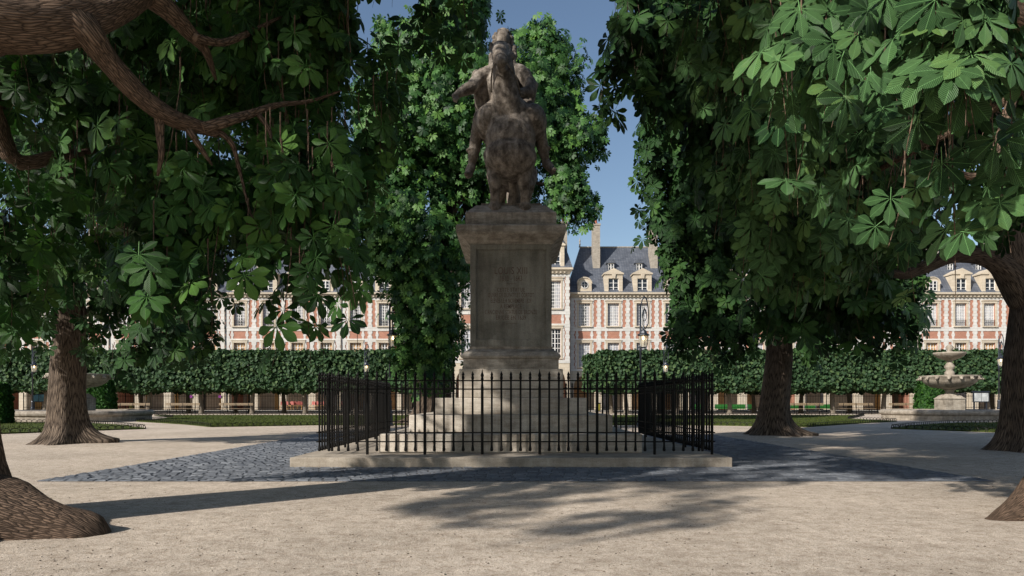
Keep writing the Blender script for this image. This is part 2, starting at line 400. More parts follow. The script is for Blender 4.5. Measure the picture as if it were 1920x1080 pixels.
# cobbled square round the monument
PX0, PX1, PY0, PY1 = -5.95, 6.05, 8.53, 20.5
g = G(); g.v += [(PX0,PY0,0.004),(PX1,PY0,0.004),(PX1,PY1,0.004),(PX0,PY1,0.004)]; g.face((0,1,2,3))
y = PY0; row = 0
while y < PY1-0.02:
    dy = random.uniform(0.12, 0.13); x = PX0 - (row % 2)*0.09
    while x < PX1:
        dx = random.uniform(0.155, 0.195)
        x0, x1, y0, y1 = max(x+0.005, PX0), min(x+dx-0.005, PX1), y+0.005, min(y+dy-0.005, PY1)
        inside = (-3.2 < x0 and x1 < 3.2 and y0 > 10.5 and y1 < 17.5)
        if x1-x0 > 0.05 and y1-y0 > 0.04 and not inside:
            h = 0.011 + random.uniform(-0.002, 0.004); tx = random.uniform(-0.0035, 0.0035); ty = random.uniform(-0.004, 0.004)
            if random.random() < 0.05: h -= 0.008
            e = 0.018; b = len(g.v)
            j = lambda: random.uniform(-0.0025, 0.0025)
            for (ax, ay) in ((x0,y0),(x1,y0),(x1,y1),(x0,y1)): g.v.append((ax+j(), ay+j(), 0.003))
            for (ax, ay, sx, sy) in ((x0+e,y0+e,-1,-1),(x1-e,y0+e,1,-1),(x1-e,y1-e,1,1),(x0+e,y1-e,-1,1)):
                g.v.append((ax+j()*0.5, ay+j()*0.5, max(0.007, h+sx*tx+sy*ty)))
            g.face((b+4,b+5,b+6,b+7))
            for k in range(4): g.face((b+k, b+(k+1) % 4, b+4+(k+1) % 4, b+4+k))
        x += dx
    y += dy; row += 1
o = build('cobbled_paving', g, M['cobble']); o.data.materials.append(M['joint']); o.data.polygons[0].material_index = 1
tag(o, kind='structure')

# lawns with grass and low hooped edging
def hoops(pts, closed=True):
    g = G(); P = pts + ([pts[0]] if closed else [])
    for (xa, ya), (xb, yb) in zip(P[:-1], P[1:]):
        L = math.hypot(xb-xa, yb-ya); n = max(1, round(L/0.265)); ux, uy = (xb-xa)/L, (yb-ya)/L
        for k in range(n):
            c = (k+0.5)*L/n; hw = 0.165; pl = []
            for a in range(8):
                t = math.pi*a/7; d = c-hw*math.cos(t)
                pl.append((xa+ux*d, ya+uy*d, 0.16*math.sin(t)**0.8+0.005))
            g.tube(pl, 0.011, 4, cap=False)
    return g
def lawn(px, label):
    pts = [gr(*p) for p in px]
    n = len(pts); g = G()
    g.v += [(x, y, 0.045) for x, y in pts] + [(x, y, -0.01) for x, y in pts]
    g.face(range(n))
    for i in range(n): g.face((i, n+i, n+(i+1) % n, (i+1) % n))
    o = build('lawn', g, M['lawn'])
    tag(o, kind='structure')
    e = build('hoop_edging', hoops(pts), M['iron'])
    tag(e, label, 'edging', 'low hooped lawn edgings')
    return pts
def in_poly(X, Y, poly):
    r = np.zeros(len(X), bool); n = len(poly)
    for i in range(n):
        x1, y1 = poly[i]; x2, y2 = poly[(i+1) % n]
        c = ((y1 > Y) != (y2 > Y)) & (X < (x2-x1)*(Y-y1)/((y2-y1) or 1e-9)+x1)
        r ^= c
    return r
L1 = lawn([(255,790.5),(345,796),(395,801),(600,797.5),(835,797),(845,779.6),(600,779.2),(290,779.2),(325,783.5)], 'low hooped iron edging round the long lawn beyond the left side of the fence')
L2 = lawn([(272,804.5),(140,809),(0,814),(-400,822),(-500,795),(0,793),(150,793.5),(215,797.5)], 'low hooped iron edging in front of the left fountain by the lit trunk')
L3 = lawn([(1681,790.5),(1600,795),(1515,801),(1340,798),(1085,797),(1080,779.6),(1340,779.2),(1620,779.2),(1590,786.5),(1650,789)][::-1], 'low hooped iron edging round the long lawn beyond the right side of the fence')
L4 = lawn([(1672,804),(1760,807),(1850,810.5),(2200,818),(2300,795),(1900,793),(1780,794.5),(1715,799)][::-1], 'low hooped iron edging in front of the right fountain')
def L5x(): pass
g = G()
for L, k in ((L1, 26000), (L2, 14000), (L3, 26000), (L4, 14000)):
    xs = [p[0] for p in L]; ys = [p[1] for p in L]
    y0, y1 = min(ys), min(max(ys), 49)
    Y = y0 + (y1-y0)*RNG.random(k)**1.7; X = min(xs)+(max(xs)-min(xs))*RNG.random(k)
    ok = in_poly(X, Y, L) & (np.abs(X) < Y*0.8+1)
    for x, yy in zip(X[ok], Y[ok]):
        a = random.uniform(0, 6.28); hgt = random.uniform(0.02, 0.06); ww = 0.018; b = len(g.v)
        g.v += [(x-ww*math.cos(a), yy-ww*math.sin(a), 0.04),(x+ww*math.cos(a), yy+ww*math.sin(a), 0.04),(x+random.uniform(-.03,.03), yy+random.uniform(-.03,.03), 0.045+hgt)]
        g.face((b,b+1,b+2))
tag(build('grass', g, M['grass']), 'short green grass on the lawns behind the monument', 'grass', kind='stuff')

# scattered grit, dry leaf bits
g = G()
for _ in range(2600):
    d = 3.6+14*random.random()**2.2; x = random.uniform(-0.8, 0.8)*d; s = random.uniform(0.003, 0.009)
    if PX0-0.1 < x < PX1+0.1 and d > PY0-0.1: continue
    b = len(g.v); r = random.uniform(0, 6.28)
    for k in range(5):
        a = r+k*1.2566; g.v.append((x+s*math.cos(a)*random.uniform(.7,1.4), d+s*math.sin(a)*random.uniform(.7,1.4), 0.001))
    g.v.append((x, d, s*0.9))
    for k in range(5): g.face((b+k, b+(k+1) % 5, b+5))
M['grit'] = mat_island('grit', [(0, (0.04, 0.03, 0.02)), (0.6, (0.16, 0.12, 0.08)), (1, (0.4, 0.35, 0.28))], 0.9)
tag(build('pebbles', g, M['grit']), 'tiny pebbles and dry leaf crumbs scattered on the pale gravel', 'pebbles', kind='stuff')
#PART2
# ------------------------------------------------------------------ monument
CX, CY = -0.02, 14.35
g = G().box(-3.36, 3.33, 10.32, 18.1, 0.0, 0.153)
tag(build('stone_slab', g, M['slab'], bevel=0.008), 'broad low stone slab under the fence and the pedestal', 'stone slab')
ped = empty('pedestal', (CX, CY, 0.153), 'tall weathered stepped stone pedestal with an inscription under the horse statue', 'pedestal')
for hx, hy, z0, z1 in ((2.18, 3.06, 0.153, 0.463), (1.78, 2.41, 0.463, 0.766), (1.41, 1.85, 0.766, 1.069)):
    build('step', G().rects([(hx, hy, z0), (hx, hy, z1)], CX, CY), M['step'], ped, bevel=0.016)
build('plinth', G().rects([(0.985, 1.45, 1.069), (0.985, 1.45, 1.62)], CX, CY), M['step'], ped, bevel=0.018)
g = G().rects([(0.905,1.40,1.62),(0.905,1.40,1.81),(0.93,1.425,1.825),(0.945,1.44,1.86),(0.93,1.425,1.885),(0.88,1.36,1.95),(0.80,1.19,2.01),(0.80,1.19,2.06)], CX, CY)
build('base_moulding', g, M['cornice'], ped)
FY = CY-1.16
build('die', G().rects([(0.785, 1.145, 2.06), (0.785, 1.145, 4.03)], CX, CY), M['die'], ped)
for s, nm in ((-1, 0), (1, 1)):
    yy = CY+s*1.145
    g = G(); y0, y1 = (yy-0.045, yy+0.01) if s < 0 else (yy-0.01, yy+0.045)
    g.box(CX-0.785, CX-0.675, y0, y1, 2.06, 4.03); g.box(CX+0.675, CX+0.785, y0, y1, 2.06, 4.03)
    g.box(CX-0.675, CX+0.675, y0, y1, 3.93, 4.03); g.box(CX-0.675, CX+0.675, y0, y1, 2.06, 2.20)
    build('panel_frame', g, M['die'], ped, bevel=0.006)
g = G().rects([(0.81,1.17,4.03),(0.815,1.175,4.045),(0.86,1.22,4.10),(0.95,1.32,4.155),(1.03,1.40,4.19),(1.045,1.415,4.23),(1.045,1.415,4.345),(1.02,1.39,4.37)], CX, CY)
build('cornice', g, M['cornice'], ped, bevel=0.008)
g = G().rects([(0.885,1.06,4.37),(0.885,1.06,4.69),(0.86,1.03,4.71),(0.69,0.87,4.875)], CX, CY)
build('top_block', g, M['cornice'], ped, bevel=0.01)
# inscription
TY = CY-1.145-0.0015
def letters():
    g = G()
    rows = [('LOUIS XIII', 507, 13.5, 1.22), ('1610 - 1643', 521.5, 10.5, 1.0), ('-', 0, 0, 0), ('CETTE STATUE', 543, 7.5, 1.0), ('ŒUVRE DE DUPATY ET CORTOT', 553, 8.6, 1.0),
            ("ÉLEVÉE LE 4 NOVEMBRE 1829", 563.5, 8.2, 1.0), ('A REMPLACÉ', 574.3, 8.2, 1.0), ("L'ANCIENNE STATUE DE BRONZE", 584.8, 8.2, 1.0), ('ÉRIGÉE EN 1639', 595.3, 8.2, 1.0)]
    sc = 13.2/F
    widths = {507: 61, 521.5: 40, 543: 52, 553: 86, 563.5: 76, 574.3: 40, 584.8: 97, 595.3: 56}
    for txt, py, hpx, _ in rows:
        if txt == '-': continue
        cu = bpy.data.curves.new('t', 'FONT'); cu.body = txt; cu.align_x = 'CENTER'; cu.size = hpx*sc/0.72; cu.extrude = 0.0; cu.space_character = 1.1
        cu.offset = 0.0006; cu.resolution_u = 3
        o = bpy.data.objects.new('t', cu); COL.objects.link(o)
        dg = bpy.context.evaluated_depsgraph_get(); me = o.evaluated_get(dg).to_mesh()
        xs = [v.co.x for v in me.vertices]; wd = (max(xs)-min(xs)) or 1; k = widths[py]*sc/wd
        b = len(g.v); zc = EYE+(HZ-py)*sc; 
        for v in me.vertices:
            g.v.append((CX+v.co.x*k, TY, zc+v.co.y-hpx*sc*0.5))
        for p in me.polygons: g.face([b+i for i in p.vertices])
        o.evaluated_get(dg).to_mesh_clear(); bpy.data.objects.remove(o)
    for py, hw in ((532, 9), (607, 10)):
        z = EYE+(HZ-py)*sc; b = len(g.v)
        g.v += [(CX-hw*sc, TY, z-0.004),(CX+hw*sc, TY, z-0.004),(CX+hw*sc, TY, z+0.004),(CX-hw*sc, TY, z+0.004)]; g.face((b,b+1,b+2,b+3))
    return g
build('inscription', letters(), M['letter'], ped)

# ------------------------------------------------------------------ iron fence
FX0, FX1, FY0, FY1 = -3.08, 3.20, 10.92, 17.2
fence = empty('iron_fence', ((FX0+FX1)/2, (FY0+FY1)/2, 0.153), 'square black iron fence of spear topped bars round the stone pedestal', 'fence')
def bar(g, x, y, post):
    r = 0.0155; ks = 6
    def stack(prof): g.lathe(prof, x, y, ks)
    if post:
        stack([(0.023,0.153),(0.023,1.22),(0.016,1.3),(0.016,1.335),(0.026,1.36),(0.018,1.385),(0.028,1.42),(0.012,1.47),(0.002,1.52)])
    else:
        stack([(0.006,0.205),(0.022,0.212),(0.026,0.232),(0.021,0.262),(0.0155,0.31),(r,0.5),(r,1.33),(0.016,1.345),(0.019,1.36),(0.024,1.375),(0.021,1.40),(0.015,1.41),(0.023,1.43),(0.014,1.455),(0.002,1.487)])
pitch = 0.1523
n = 41
pm = None
for side in range(4):
    g = G()
    if side < 2:
        y = (FY0, FY1)[side]
        xs = [FX0 + (FX1-FX0)*k/n for k in range(n+1)]
        for k, x in enumerate(xs):
            if (k+1) % 6 != 0: bar(g, x, y, False)
        for z in (1.335, 1.20, 0.504, 0.359): g.box(FX0-0.05, FX1+0.05, y-0.008, y+0.008, z-0.010, z+0.010)
        ps = [(x, y) for k, x in enumerate(xs) if (k+1) % 6 == 0]
    else:
        x = (FX0, FX1)[side-2]
        ys = [FY0 + (FY1-FY0)*k/n for k in range(n+1)]
        for k, y in enumerate(ys):
            if k in (0, n): continue
            if (k+1) % 6 != 0: bar(g, x, y, False)
        for z in (1.3425, 1.2075, 0.5115, 0.3665): g.box(x-0.008, x+0.008, FY0-0.05, FY1+0.05, z-0.010, z+0.010)
        ps = [(x, y) for k, y in enumerate(ys) if (k+1) % 6 == 0 and k < n]
    build('railing_panel', g, M['iron'], fence)
    for (px_, py_) in ps:
        if pm is None:
            gg = G(); bar(gg, 0, 0, True); me = build('post', gg, M['iron']); pm = me.data; bpy.data.objects.remove(me)
        place('post', pm, fence, (px_-fence.location.x, py_-fence.location.y, -0.153))

# ------------------------------------------------------------------ equestrian statue
def remeshed(name, g, parent, voxel, disp):
    off = wloc(parent)
    me = bpy.data.meshes.new('tmp'); me.from_pydata([(a-off.x, b-off.y, c-off.z) for a, b, c in g.v], [], g.f)
    o = bpy.data.objects.new('tmp', me); COL.objects.link(o)
    r = o.modifiers.new('r', 'REMESH'); r.mode = 'VOXEL'; r.voxel_size = voxel
    s = o.modifiers.new('s', 'SMOOTH'); s.factor = 0.5; s.iterations = 2
    for sc, st in disp:
        t = bpy.data.textures.new('dt', 'CLOUDS'); t.noise_scale = sc; t.noise_depth = 2
        d = o.modifiers.new('d', 'DISPLACE'); d.texture = t; d.strength = st; d.mid_level = 0.5; d.texture_coords = 'LOCAL'
    dg = bpy.context.evaluated_depsgraph_get()
    m2 = bpy.data.meshes.new_from_object(o.evaluated_get(dg), depsgraph=dg)
    bpy.data.objects.remove(o); m2.name = name
    m2.polygons.foreach_set('use_smooth', [True]*len(m2.polygons)); m2.materials.clear(); m2.materials.append(M['statue'])
    q = bpy.data.objects.new(name, m2); COL.objects.link(q); q.parent = parent
    return q
st = empty('equestrian_statue', (CX, CY, 4.875), 'weathered stone statue of a rider on a horse standing on top of the pedestal', 'statue')
A = at; RE = True
def T(g, pts, rad, n=14): g.tube(pts, rad, n, round_ends=True)
g = G()   # horse
g.ell((0.0, 14.35, 6.12), (0.50, 1.15, 0.50)); g.ell((0.0, 15.1, 6.2), (0.50, 0.55, 0.56))
g.ell(A(957, 262, 13.5), (0.50, 0.42, 0.56), 20, 14); g.ell(A(957, 295, 13.45), (0.52, 0.44, 0.42), 20, 12); g.ell(A(918, 232, 13.75), (0.30, 0.5, 0.36)); g.ell(A(998, 232, 13.75), (0.30, 0.5, 0.36)); g.ell(A(957, 215, 13.6), (0.42, 0.4, 0.34)); g.ell(A(957, 300, 13.9), (0.52, 0.6, 0.42))
g.ell(A(935, 238, 13.55), (0.27, 0.33, 0.36)); g.ell(A(980, 240, 13.55), (0.27, 0.33, 0.36))
g.ell(A(935, 290, 13.38), (0.20, 0.24, 0.30)); g.ell(A(979, 290, 13.38), (0.20, 0.24, 0.30))
T(g, [A(957,232,13.65), A(952,205,13.45), A(948,178,13.3), A(946,150,13.22), A(943,118,13.2)], [0.44, 0.33, 0.265, 0.23, 0.20], 18)
T(g, [A(938,95,13.22), A(938,103,13.0), A(939,111,12.82), A(940,116,12.70)], [0.185, 0.165, 0.13, 0.115], 16)
T(g, [A(942,124,13.2), A(941,126,13.0), A(941,124,12.82)], [0.17, 0.12, 0.07], 12)
g.ell(A(925,96,13.08), (0.045,0.05,0.045)); g.ell(A(951,96,13.08), (0.045,0.05,0.045))
g.ell(A(935,114,12.64), (0.04,0.035,0.035)); g.ell(A(945,114,12.64), (0.04,0.035,0.035)); g.ell(A(940,120,12.68), (0.075,0.05,0.03))
for ex, tx in ((924, 920), (947, 948)):
    T(g, [A(ex, 92, 13.2), A(ex*0.4+tx*0.6, 87, 13.17), A(tx, 80, 13.15)], [0.06, 0.055, 0.02], 8)
for k in range(9):   # mane
    t = k/8; p = Vector(A(952+6*t+math.sin(k*2)*3, 92+110*t, 13.42+0.18*t)); g.ell(p, (0.09+0.03*(k % 2), 0.10, 0.10))
for sx, dx in ((927, 0.0), (984, 0.0)):
    T(g, [A(sx, 290, 13.55), A(sx, 318, 13.5), A(sx+(1 if sx < 950 else -2), 344, 13.42), A(sx+1, 366, 13.45), A(sx+1, 384, 13.5)], [0.23, 0.16, 0.125, 0.095, 0.10], 12)
    T(g, [A(sx+1, 388, 13.5), A(sx+1, 392, 13.47)], [0.13, 0.14], 12)
for sx in (-1, 1):
    T(g, [(sx*0.28,15.2,6.05),(sx*0.30,15.0,5.75),(sx*0.27,15.35,5.40),(sx*0.26,15.2,5.1),(sx*0.26,15.15,4.93)], [0.30,0.21,0.12,0.10,0.13], 12)
T(g, [(0.03,14.3,5.85),(0.05,14.25,5.4),(0.02,14.3,4.9)], [0.15,0.11,0.17], 10)
T(g, [(0,15.55,6.35),(0,15.85,6.1),(0.03,15.85,5.6),(0,15.7,5.2)], [0.12,0.16,0.15,0.06], 10)
g.box(-0.62, 0.60, 13.52, 15.85, 4.87, 4.93)
remeshed('horse', g, st, 0.018, [(0.16, 0.016), (0.045, 0.012)])
hg = g
g = G()   # rider
g.ell((-0.02,14.25,6.80), (0.34,0.30,0.28)); g.ell((-0.02,14.2,6.62), (0.58,0.34,0.2))
T(g, [(-0.05,14.25,6.85), A(944,185,14.15), A(941,150,14.1), A(940,138,14.1)], [0.29,0.29,0.33,0.24], 18)
T(g, [A(903,142,14.1), A(942,128,14.12), A(978,136,14.1)], [0.14,0.17,0.15], 14)
T(g, [A(942,128,14.1), A(942,100,14.08)], [0.12,0.11], 12)
g.ell(A(943, 77, 14.0), (0.155, 0.19, 0.21), 18, 14)
g.ell(A(941, 86, 13.82), (0.03, 0.05, 0.05)); g.ell(A(941, 93, 13.83), (0.06, 0.03, 0.02))
for k in range(60):   # curls
    a = random.uniform(0, 2*math.pi); e = random.uniform(-0.5, 1.5)
    c = Vector(A(943, 76, 14.05)); d = Vector((math.cos(a)*math.cos(e)*0.19, math.sin(a)*math.cos(e)*0.19+0.03, math.sin(e)*0.2))
    if d.y < -0.08 and d.z < 0.12: continue
    g.ell(c+d, (0.055,)*3, 8, 6)
for sgn in (-1, 1):
    for k in range(7):
        g.ell(Vector(A(943+sgn*(17+random.uniform(0, 5)), 92+k*6.5, 14.03)), (0.075, 0.09, 0.075), 8, 6)
# raised right arm with a baton hand
T(g, [A(900,146,14.08), A(889,158,14.0), A(882,166,13.92)], [0.15,0.13,0.125], 12)
T(g, [A(886,163,13.95), A(868,171,13.8), A(858,177,13.7)], [0.135,0.105,0.075], 12)
T(g, [A(858,177,13.7), A(852,181,13.62)], [0.07,0.06], 10)
for k, (dx, dy) in enumerate(((-5,6),(-3,8),(0,9),(3,8))):
    T(g, [A(853+k*1.2,181,13.62), A(851+k*1.5+dx*0.2,186,13.56), A(851+k*1.6,190+k*0.7,13.58)], [0.026,0.024,0.018], 6)
T(g, [A(857,180,13.66), A(861,186,13.6)], [0.028,0.02], 6)
# left arm, fist on the hip
T(g, [A(982,140,14.08), A(993,158,14.0), A(995,170,13.9)], [0.16,0.135,0.12], 12)
T(g, [A(995,171,13.9), A(984,173,13.78), A(973,174,13.72)], [0.125,0.10,0.075], 12)
for k in range(4): T(g, [A(972,171+k*2.2,13.72), A(967,171+k*2.4,13.66), A(968,172+k*2.4,13.61)], [0.026,0.026,0.018], 6)
# cloak
for k in range(12):
    t = k/11; x = 893+t*92
    T(g, [A(x,136+8*abs(t-0.5),14.3), A(x+(2-4*t),172,14.42), A(x+(6-12*t),220,14.5)], [0.10,0.085+0.035*(k % 2),0.08+0.03*(k % 2)], 8)
for k in range(3):
    T(g, [A(891+k*8,148,14.12), A(894+k*7,175,14.15), A(898+k*6,198,14.2), A(906+k*5,218,14.2)], [0.10,0.075,0.07,0.045], 8)
T(g, [A(985,140,14.1), A(1001,160,14.15), A(997,190,14.2)], [0.12,0.10,0.06], 10)
# thighs, shins and boots
for s, hip, kn, mid, an, toe in ((-1, A(930,208,14.2), A(902,222,13.75), A(893,262,13.85), A(884,312,13.95), A(878,328,13.78)),
                                 (1, A(985,208,14.2), A(1007,222,13.75), A(1014,262,13.85), A(1024,305,13.95), A(1036,320,13.78))):
    T(g, [hip, kn], [0.24, 0.17], 14)
    T(g, [kn, mid, tuple((a*0.5+b*0.5) for a, b in zip(mid, an)), an], [0.16, 0.13, 0.115, 0.07], 14)
    T(g, [an, tuple((a*0.5+b*0.5) for a, b in zip(an, toe)), toe, (toe[0]+s*0.03, toe[1]-0.12, toe[2]-0.02)], [0.095, 0.095, 0.08, 0.05], 10)
    c = Vector(mid)*0.45+Vector(an)*0.55; g.ell((c.x, c.y, c.z+0.08), (0.155, 0.15, 0.05))
    g.ell(Vector(hip)*0.5+Vector(kn)*0.5+Vector((0, 0.1, -0.28)), (0.13, 0.35, 0.34))
remeshed('rider', g, st, 0.015, [(0.10, 0.014), (0.03, 0.012)])
g = G()
for s in (-1, 1):
    g.tube([A(940+s*9,117,12.66), A(940+s*17,128,12.95), A(945+s*24,150,13.1), A(948+s*27,172,13.3), A(962+s*20,178,13.55)], 0.016, 6)
    g.tube([A(940+s*10,112,12.72), A(938+s*15,101,12.93), A(938+s*19,92,13.15)], 0.016, 6)
g.tube([A(930,112,12.66), A(940,110.5,12.60), A(950,112,12.66)], 0.016, 6)
build('reins', g, M['statue'], st, smooth=True)

# ------------------------------------------------------------------ street lamps
def lamp(loc, k, label):
    r = empty('street_lamp', loc, label, 'street lamp', 'lit street lamps of the garden')
    X, Y, _ = loc
    def L(prof, n=10): return G().lathe([(a, b*k) for a, b in prof], X, Y, n)
    build('base', L([(0.16,0),(0.16,0.08),(0.12,0.12),(0.12,0.5),(0.14,0.54),(0.09,0.62),(0.075,0.95),(0.095,1.0),(0.06,1.08)]), M['lampiron'], r, smooth=False)
    g = L([(0.05,1.08),(0.04,3.05),(0.075,3.1),(0.05,3.16),(0.08,3.22),(0.045,3.3),(0.035,5.0)], 8)
    build('pole', g, M['lampiron'], r, smooth=True)
    g = G(); pts = []
    for i in range(17):
        t = math.pi*(1-i/16); pts.append((X+0.16+0.16*math.cos(t), Y, (4.55+0.75*math.sin(t) - (0 if i < 8 else 0.0))*k))
    pts = [(X, Y, 4.2*k)] + pts + [(X+0.31, Y, 4.2*k), (X+0.2, Y, 3.98*k), (X+0.10, Y, 4.15*k), (X+0.10, Y, 4.5*k), (X+0.17, Y, 4.85*k), (X+0.23, Y, 4.6*k)]
    g.tube(pts, 0.026, 6)
    g.tube([(X+0.16+0.09*math.cos(a), Y, (4.55+0.25*math.sin(a))*k) for a in [i*0.52 for i in range(13)]], 0.018, 5)
    build('crook', g, M['lampiron'], r, smooth=True)
    lx = X+0.12
    ln = empty('lantern', (lx-X, 0, 3.3*k)); ln.parent = r
    def LL(prof, n=8): return G().lathe([(a, b*k) for a, b in prof], lx, Y, n)
    build('lantern_cap', LL([(0.02,4.12),(0.045,4.02),(0.05,3.96),(0.13,3.90),(0.155,3.80),(0.245,3.76),(0.25,3.71),(0.20,3.695)]), M['lampiron'], ln)
    build('lantern_glass', LL([(0.20,3.69),(0.145,3.24)]), M['glass'], ln)
    g = LL([(0.15,3.24),(0.15,3.215),(0.05,3.19)])
    for i in range(8):
        a = 2*math.pi*i/8
        g.tube([(lx+0.20*math.cos(a), Y+0.20*math.sin(a), 3.69*k), (lx+0.147*math.cos(a), Y+0.147*math.sin(a), 3.24*k)], 0.008, 4)
    build('lantern_frame', g, M['lampiron'], ln)
    build('bulb', G().ell((lx, Y, 3.6*k), (0.045, 0.045, 0.075), 8, 6), M['bulb'], ln)
    return r
def lp(px, d): return ((px-960)*d/F, d, 0)
lamp(lp(1201, 28), 1.0, 'nearest lit street lamp on the right, before the red brick house with the round dormer')
lamp(lp(731, 28), 1.0, 'nearest lit street lamp on the left, rising beside the dark tree behind the statue')
lamp(lp(684, 49), 0.97, 'smaller lit street lamp before the left clipped trees, left of the dark tree')
lamp(lp(1245, 49), 0.97, 'smaller lit street lamp in front of the clipped trees right of the tall lamp')
lamp(lp(61, 49), 0.97, 'lit street lamp at far left behind the left fountain')
lamp(lp(1873, 45), 1.03, 'lit street lamp by the right fountain near the dark trunk')
lamp(lp(467, 60), 1.02, 'far street lamp whose hook just clears the left clipped trees')
lamp(lp(1271, 60), 1.02, 'far street lamp whose hook just clears the right clipped trees')

# ------------------------------------------------------------------ fountains
def fountain(x, y, label):
    r = empty('fountain', (x, y, 0), label, 'fountain', 'stone fountains of the square')
    g = G(); n = 16
    def ring(prof):
        b = len(g.v)
        for (rr, z) in prof:
            for k in range(48):
                a = 2*math.pi*k/48; q = 1/max(abs(math.cos(a)), abs(math.sin(a)))
                f = 0.55+0.45*min(q, 1.18) if True else 1
                g.v.append((x+rr*f*math.cos(a), y+rr*f*math.sin(a), z))
        for i in range(len(prof)-1):
            for k in range(48): g.face((b+i*48+k, b+i*48+(k+1) % 48, b+(i+1)*48+(k+1) % 48, b+(i+1)*48+k))
    ring([(3.1,0),(3.1,0.27),(3.14,0.29),(3.2,0.34),(3.22,0.43),(3.18,0.51),(3.1,0.56),(2.85,0.57),(2.78,0.52),(2.78,0.1),(0.1,0.1)])
    build('basin', g, M['fountain'], r, smooth=False)
    g = G().lathe([(2.95,0.36),(0.05,0.361)], x, y, 48); build('water_surface', g, M['water'], r)
    g = G().rects([(0.52,0.52,0.1),(0.52,0.52,1.12),(0.56,0.56,1.15),(0.5,0.5,1.2),(0.3,0.3,1.42)], x, y)
    build('pedestal_block', g, M['fountain'], r)
    g = G().lathe([(0.3,1.4),(0.2,1.5),(0.22,1.6),(0.32,1.68),(0.45,1.72),(0.9,1.8),(1.2,2.0),(1.32,2.14),(1.36,2.3),(1.46,2.36),(1.46,2.42),(1.3,2.42),(1.1,2.3),(0.2,2.25)], x, y, 40)
    build('lower_bowl', g, M['fountain'], r, smooth=True)
    for k in range(16):
        a = 2*math.pi*(k+0.5)/16; c = (x+1.44*math.cos(a), y+1.44*math.sin(a), 2.26)
        gg = G(); gg.ell(c, (0.085,0.085,0.1), 8, 6); gg.ell((x+1.54*math.cos(a), y+1.54*math.sin(a), 2.22), (0.05,0.05,0.05), 6, 5)
        for s in (-1, 1): gg.ell((c[0]-s*0.07*math.sin(a), c[1]+s*0.07*math.cos(a), 2.31), (0.04,0.04,0.05), 6, 4)
        build('lion_head', gg, M['fountain'], r, smooth=True)
    g = G().lathe([(0.24,2.25),(0.24,2.62),(0.2,2.66),(0.15,2.74),(0.25,2.86),(0.26,2.95),(0.16,3.1),(0.13,3.2),(0.2,3.27)], x, y, 20)
    build('baluster', g, M['fountain'], r, smooth=True)
    g = G().lathe([(0.2,3.27),(0.5,3.38),(0.7,3.52),(0.78,3.62),(0.8,3.7),(0.7,3.7),(0.55,3.6),(0.1,3.58)], x, y, 32)
    build('upper_bowl', g, M['fountain'], r, smooth=True)
    g = G().lathe([(0.14,3.58),(0.16,3.75),(0.11,3.85),(0.2,3.95),(0.16,4.05),(0.05,4.15)], x, y, 14)
    build('finial', g, M['fountain'], r, smooth=True)
fountain(24.1, 37.6, 'pale two-bowl stone fountain left of the dark tree trunk at right')
fountain(-22.3, 35.2, 'pale two-bowl stone fountain half hidden behind the lit tree trunk at left')

# ------------------------------------------------------------------ benches
def bench_proto(d):
    r = empty('park_bench', (0, 0, 0), 'x', 'bench', 'benches under the clipped trees')
    x = 0
    for z in (0.70, 0.80): build('back_slat', G().box(-1.35, 1.35, 0.24, 0.27, z, z+0.08), M['wood'], r)
    g = G()
    for k in range(4): g.box(-1.35, 1.35, -0.25+k*0.12, -0.155+k*0.12, 0.43, 0.455)
    build('seat', g, M['wood'], r)
    for sx in (-1.0, 0, 1.0):
        g = G(); g.tube([(sx,-0.22,0),(sx,-0.2,0.43),(sx,0.2,0.43),(sx,0.26,0.9)], 0.025, 6); g.tube([(sx,0.22,0),(sx,0.12,0.43)], 0.025, 6)
        build('leg', g, M['iron'], r)
    return r
bp = bench_proto(0)
bl = [(340,'left bench of the pair left of the café chairs'), (246,'wooden bench beside the yellow litter bag'), (440,'right bench of the pair left of the café chairs, nearest the chairs'),
      (1515,'wooden bench just right of the thick dark trunk, before the green café panels'), (1608,'wooden bench between two clipped trees right of the green café panels'), (1702,'wooden bench by the yew bush left of the right fountain')]
for i, (px, lb) in enumerate(bl):
    loc = ((px-960)*54/F, 54, 0.0)
    if i == 0: bp.location = loc; bp['label'] = lb
    else: copy_tree(bp, loc, label=lb)

# ------------------------------------------------------------------ park railing by the street
def railing(x0, x1, label):
    r = empty('park_railing', ((x0+x1)/2, 64.3, 0), label, 'railing')
    n = int((x1-x0)/0.15); g = G()
    for k in range(n+1):
        x = x0+(x1-x0)*k/n
        if k % 16 == 0: continue
        g.box(x-0.012, x+0.012, 64.29, 64.31, 0.1, 1.72)
    for z in (0.2, 0.45, 1.5): g.box(x0, x1, 64.275, 64.325, z, z+0.04)
    build('bars', g, M['iron'], r)
    for k in range(0, n+1, 16):
        x = x0+(x1-x0)*k/n
        build('post', G().box(x-0.03, x+0.03, 64.27, 64.33, 0, 1.85), M['iron'], r)
railing(-46, -4.6, 'long black iron railing beyond the left clipped trees'); railing(5.6, 46, 'long black iron railing beyond the right clipped trees')

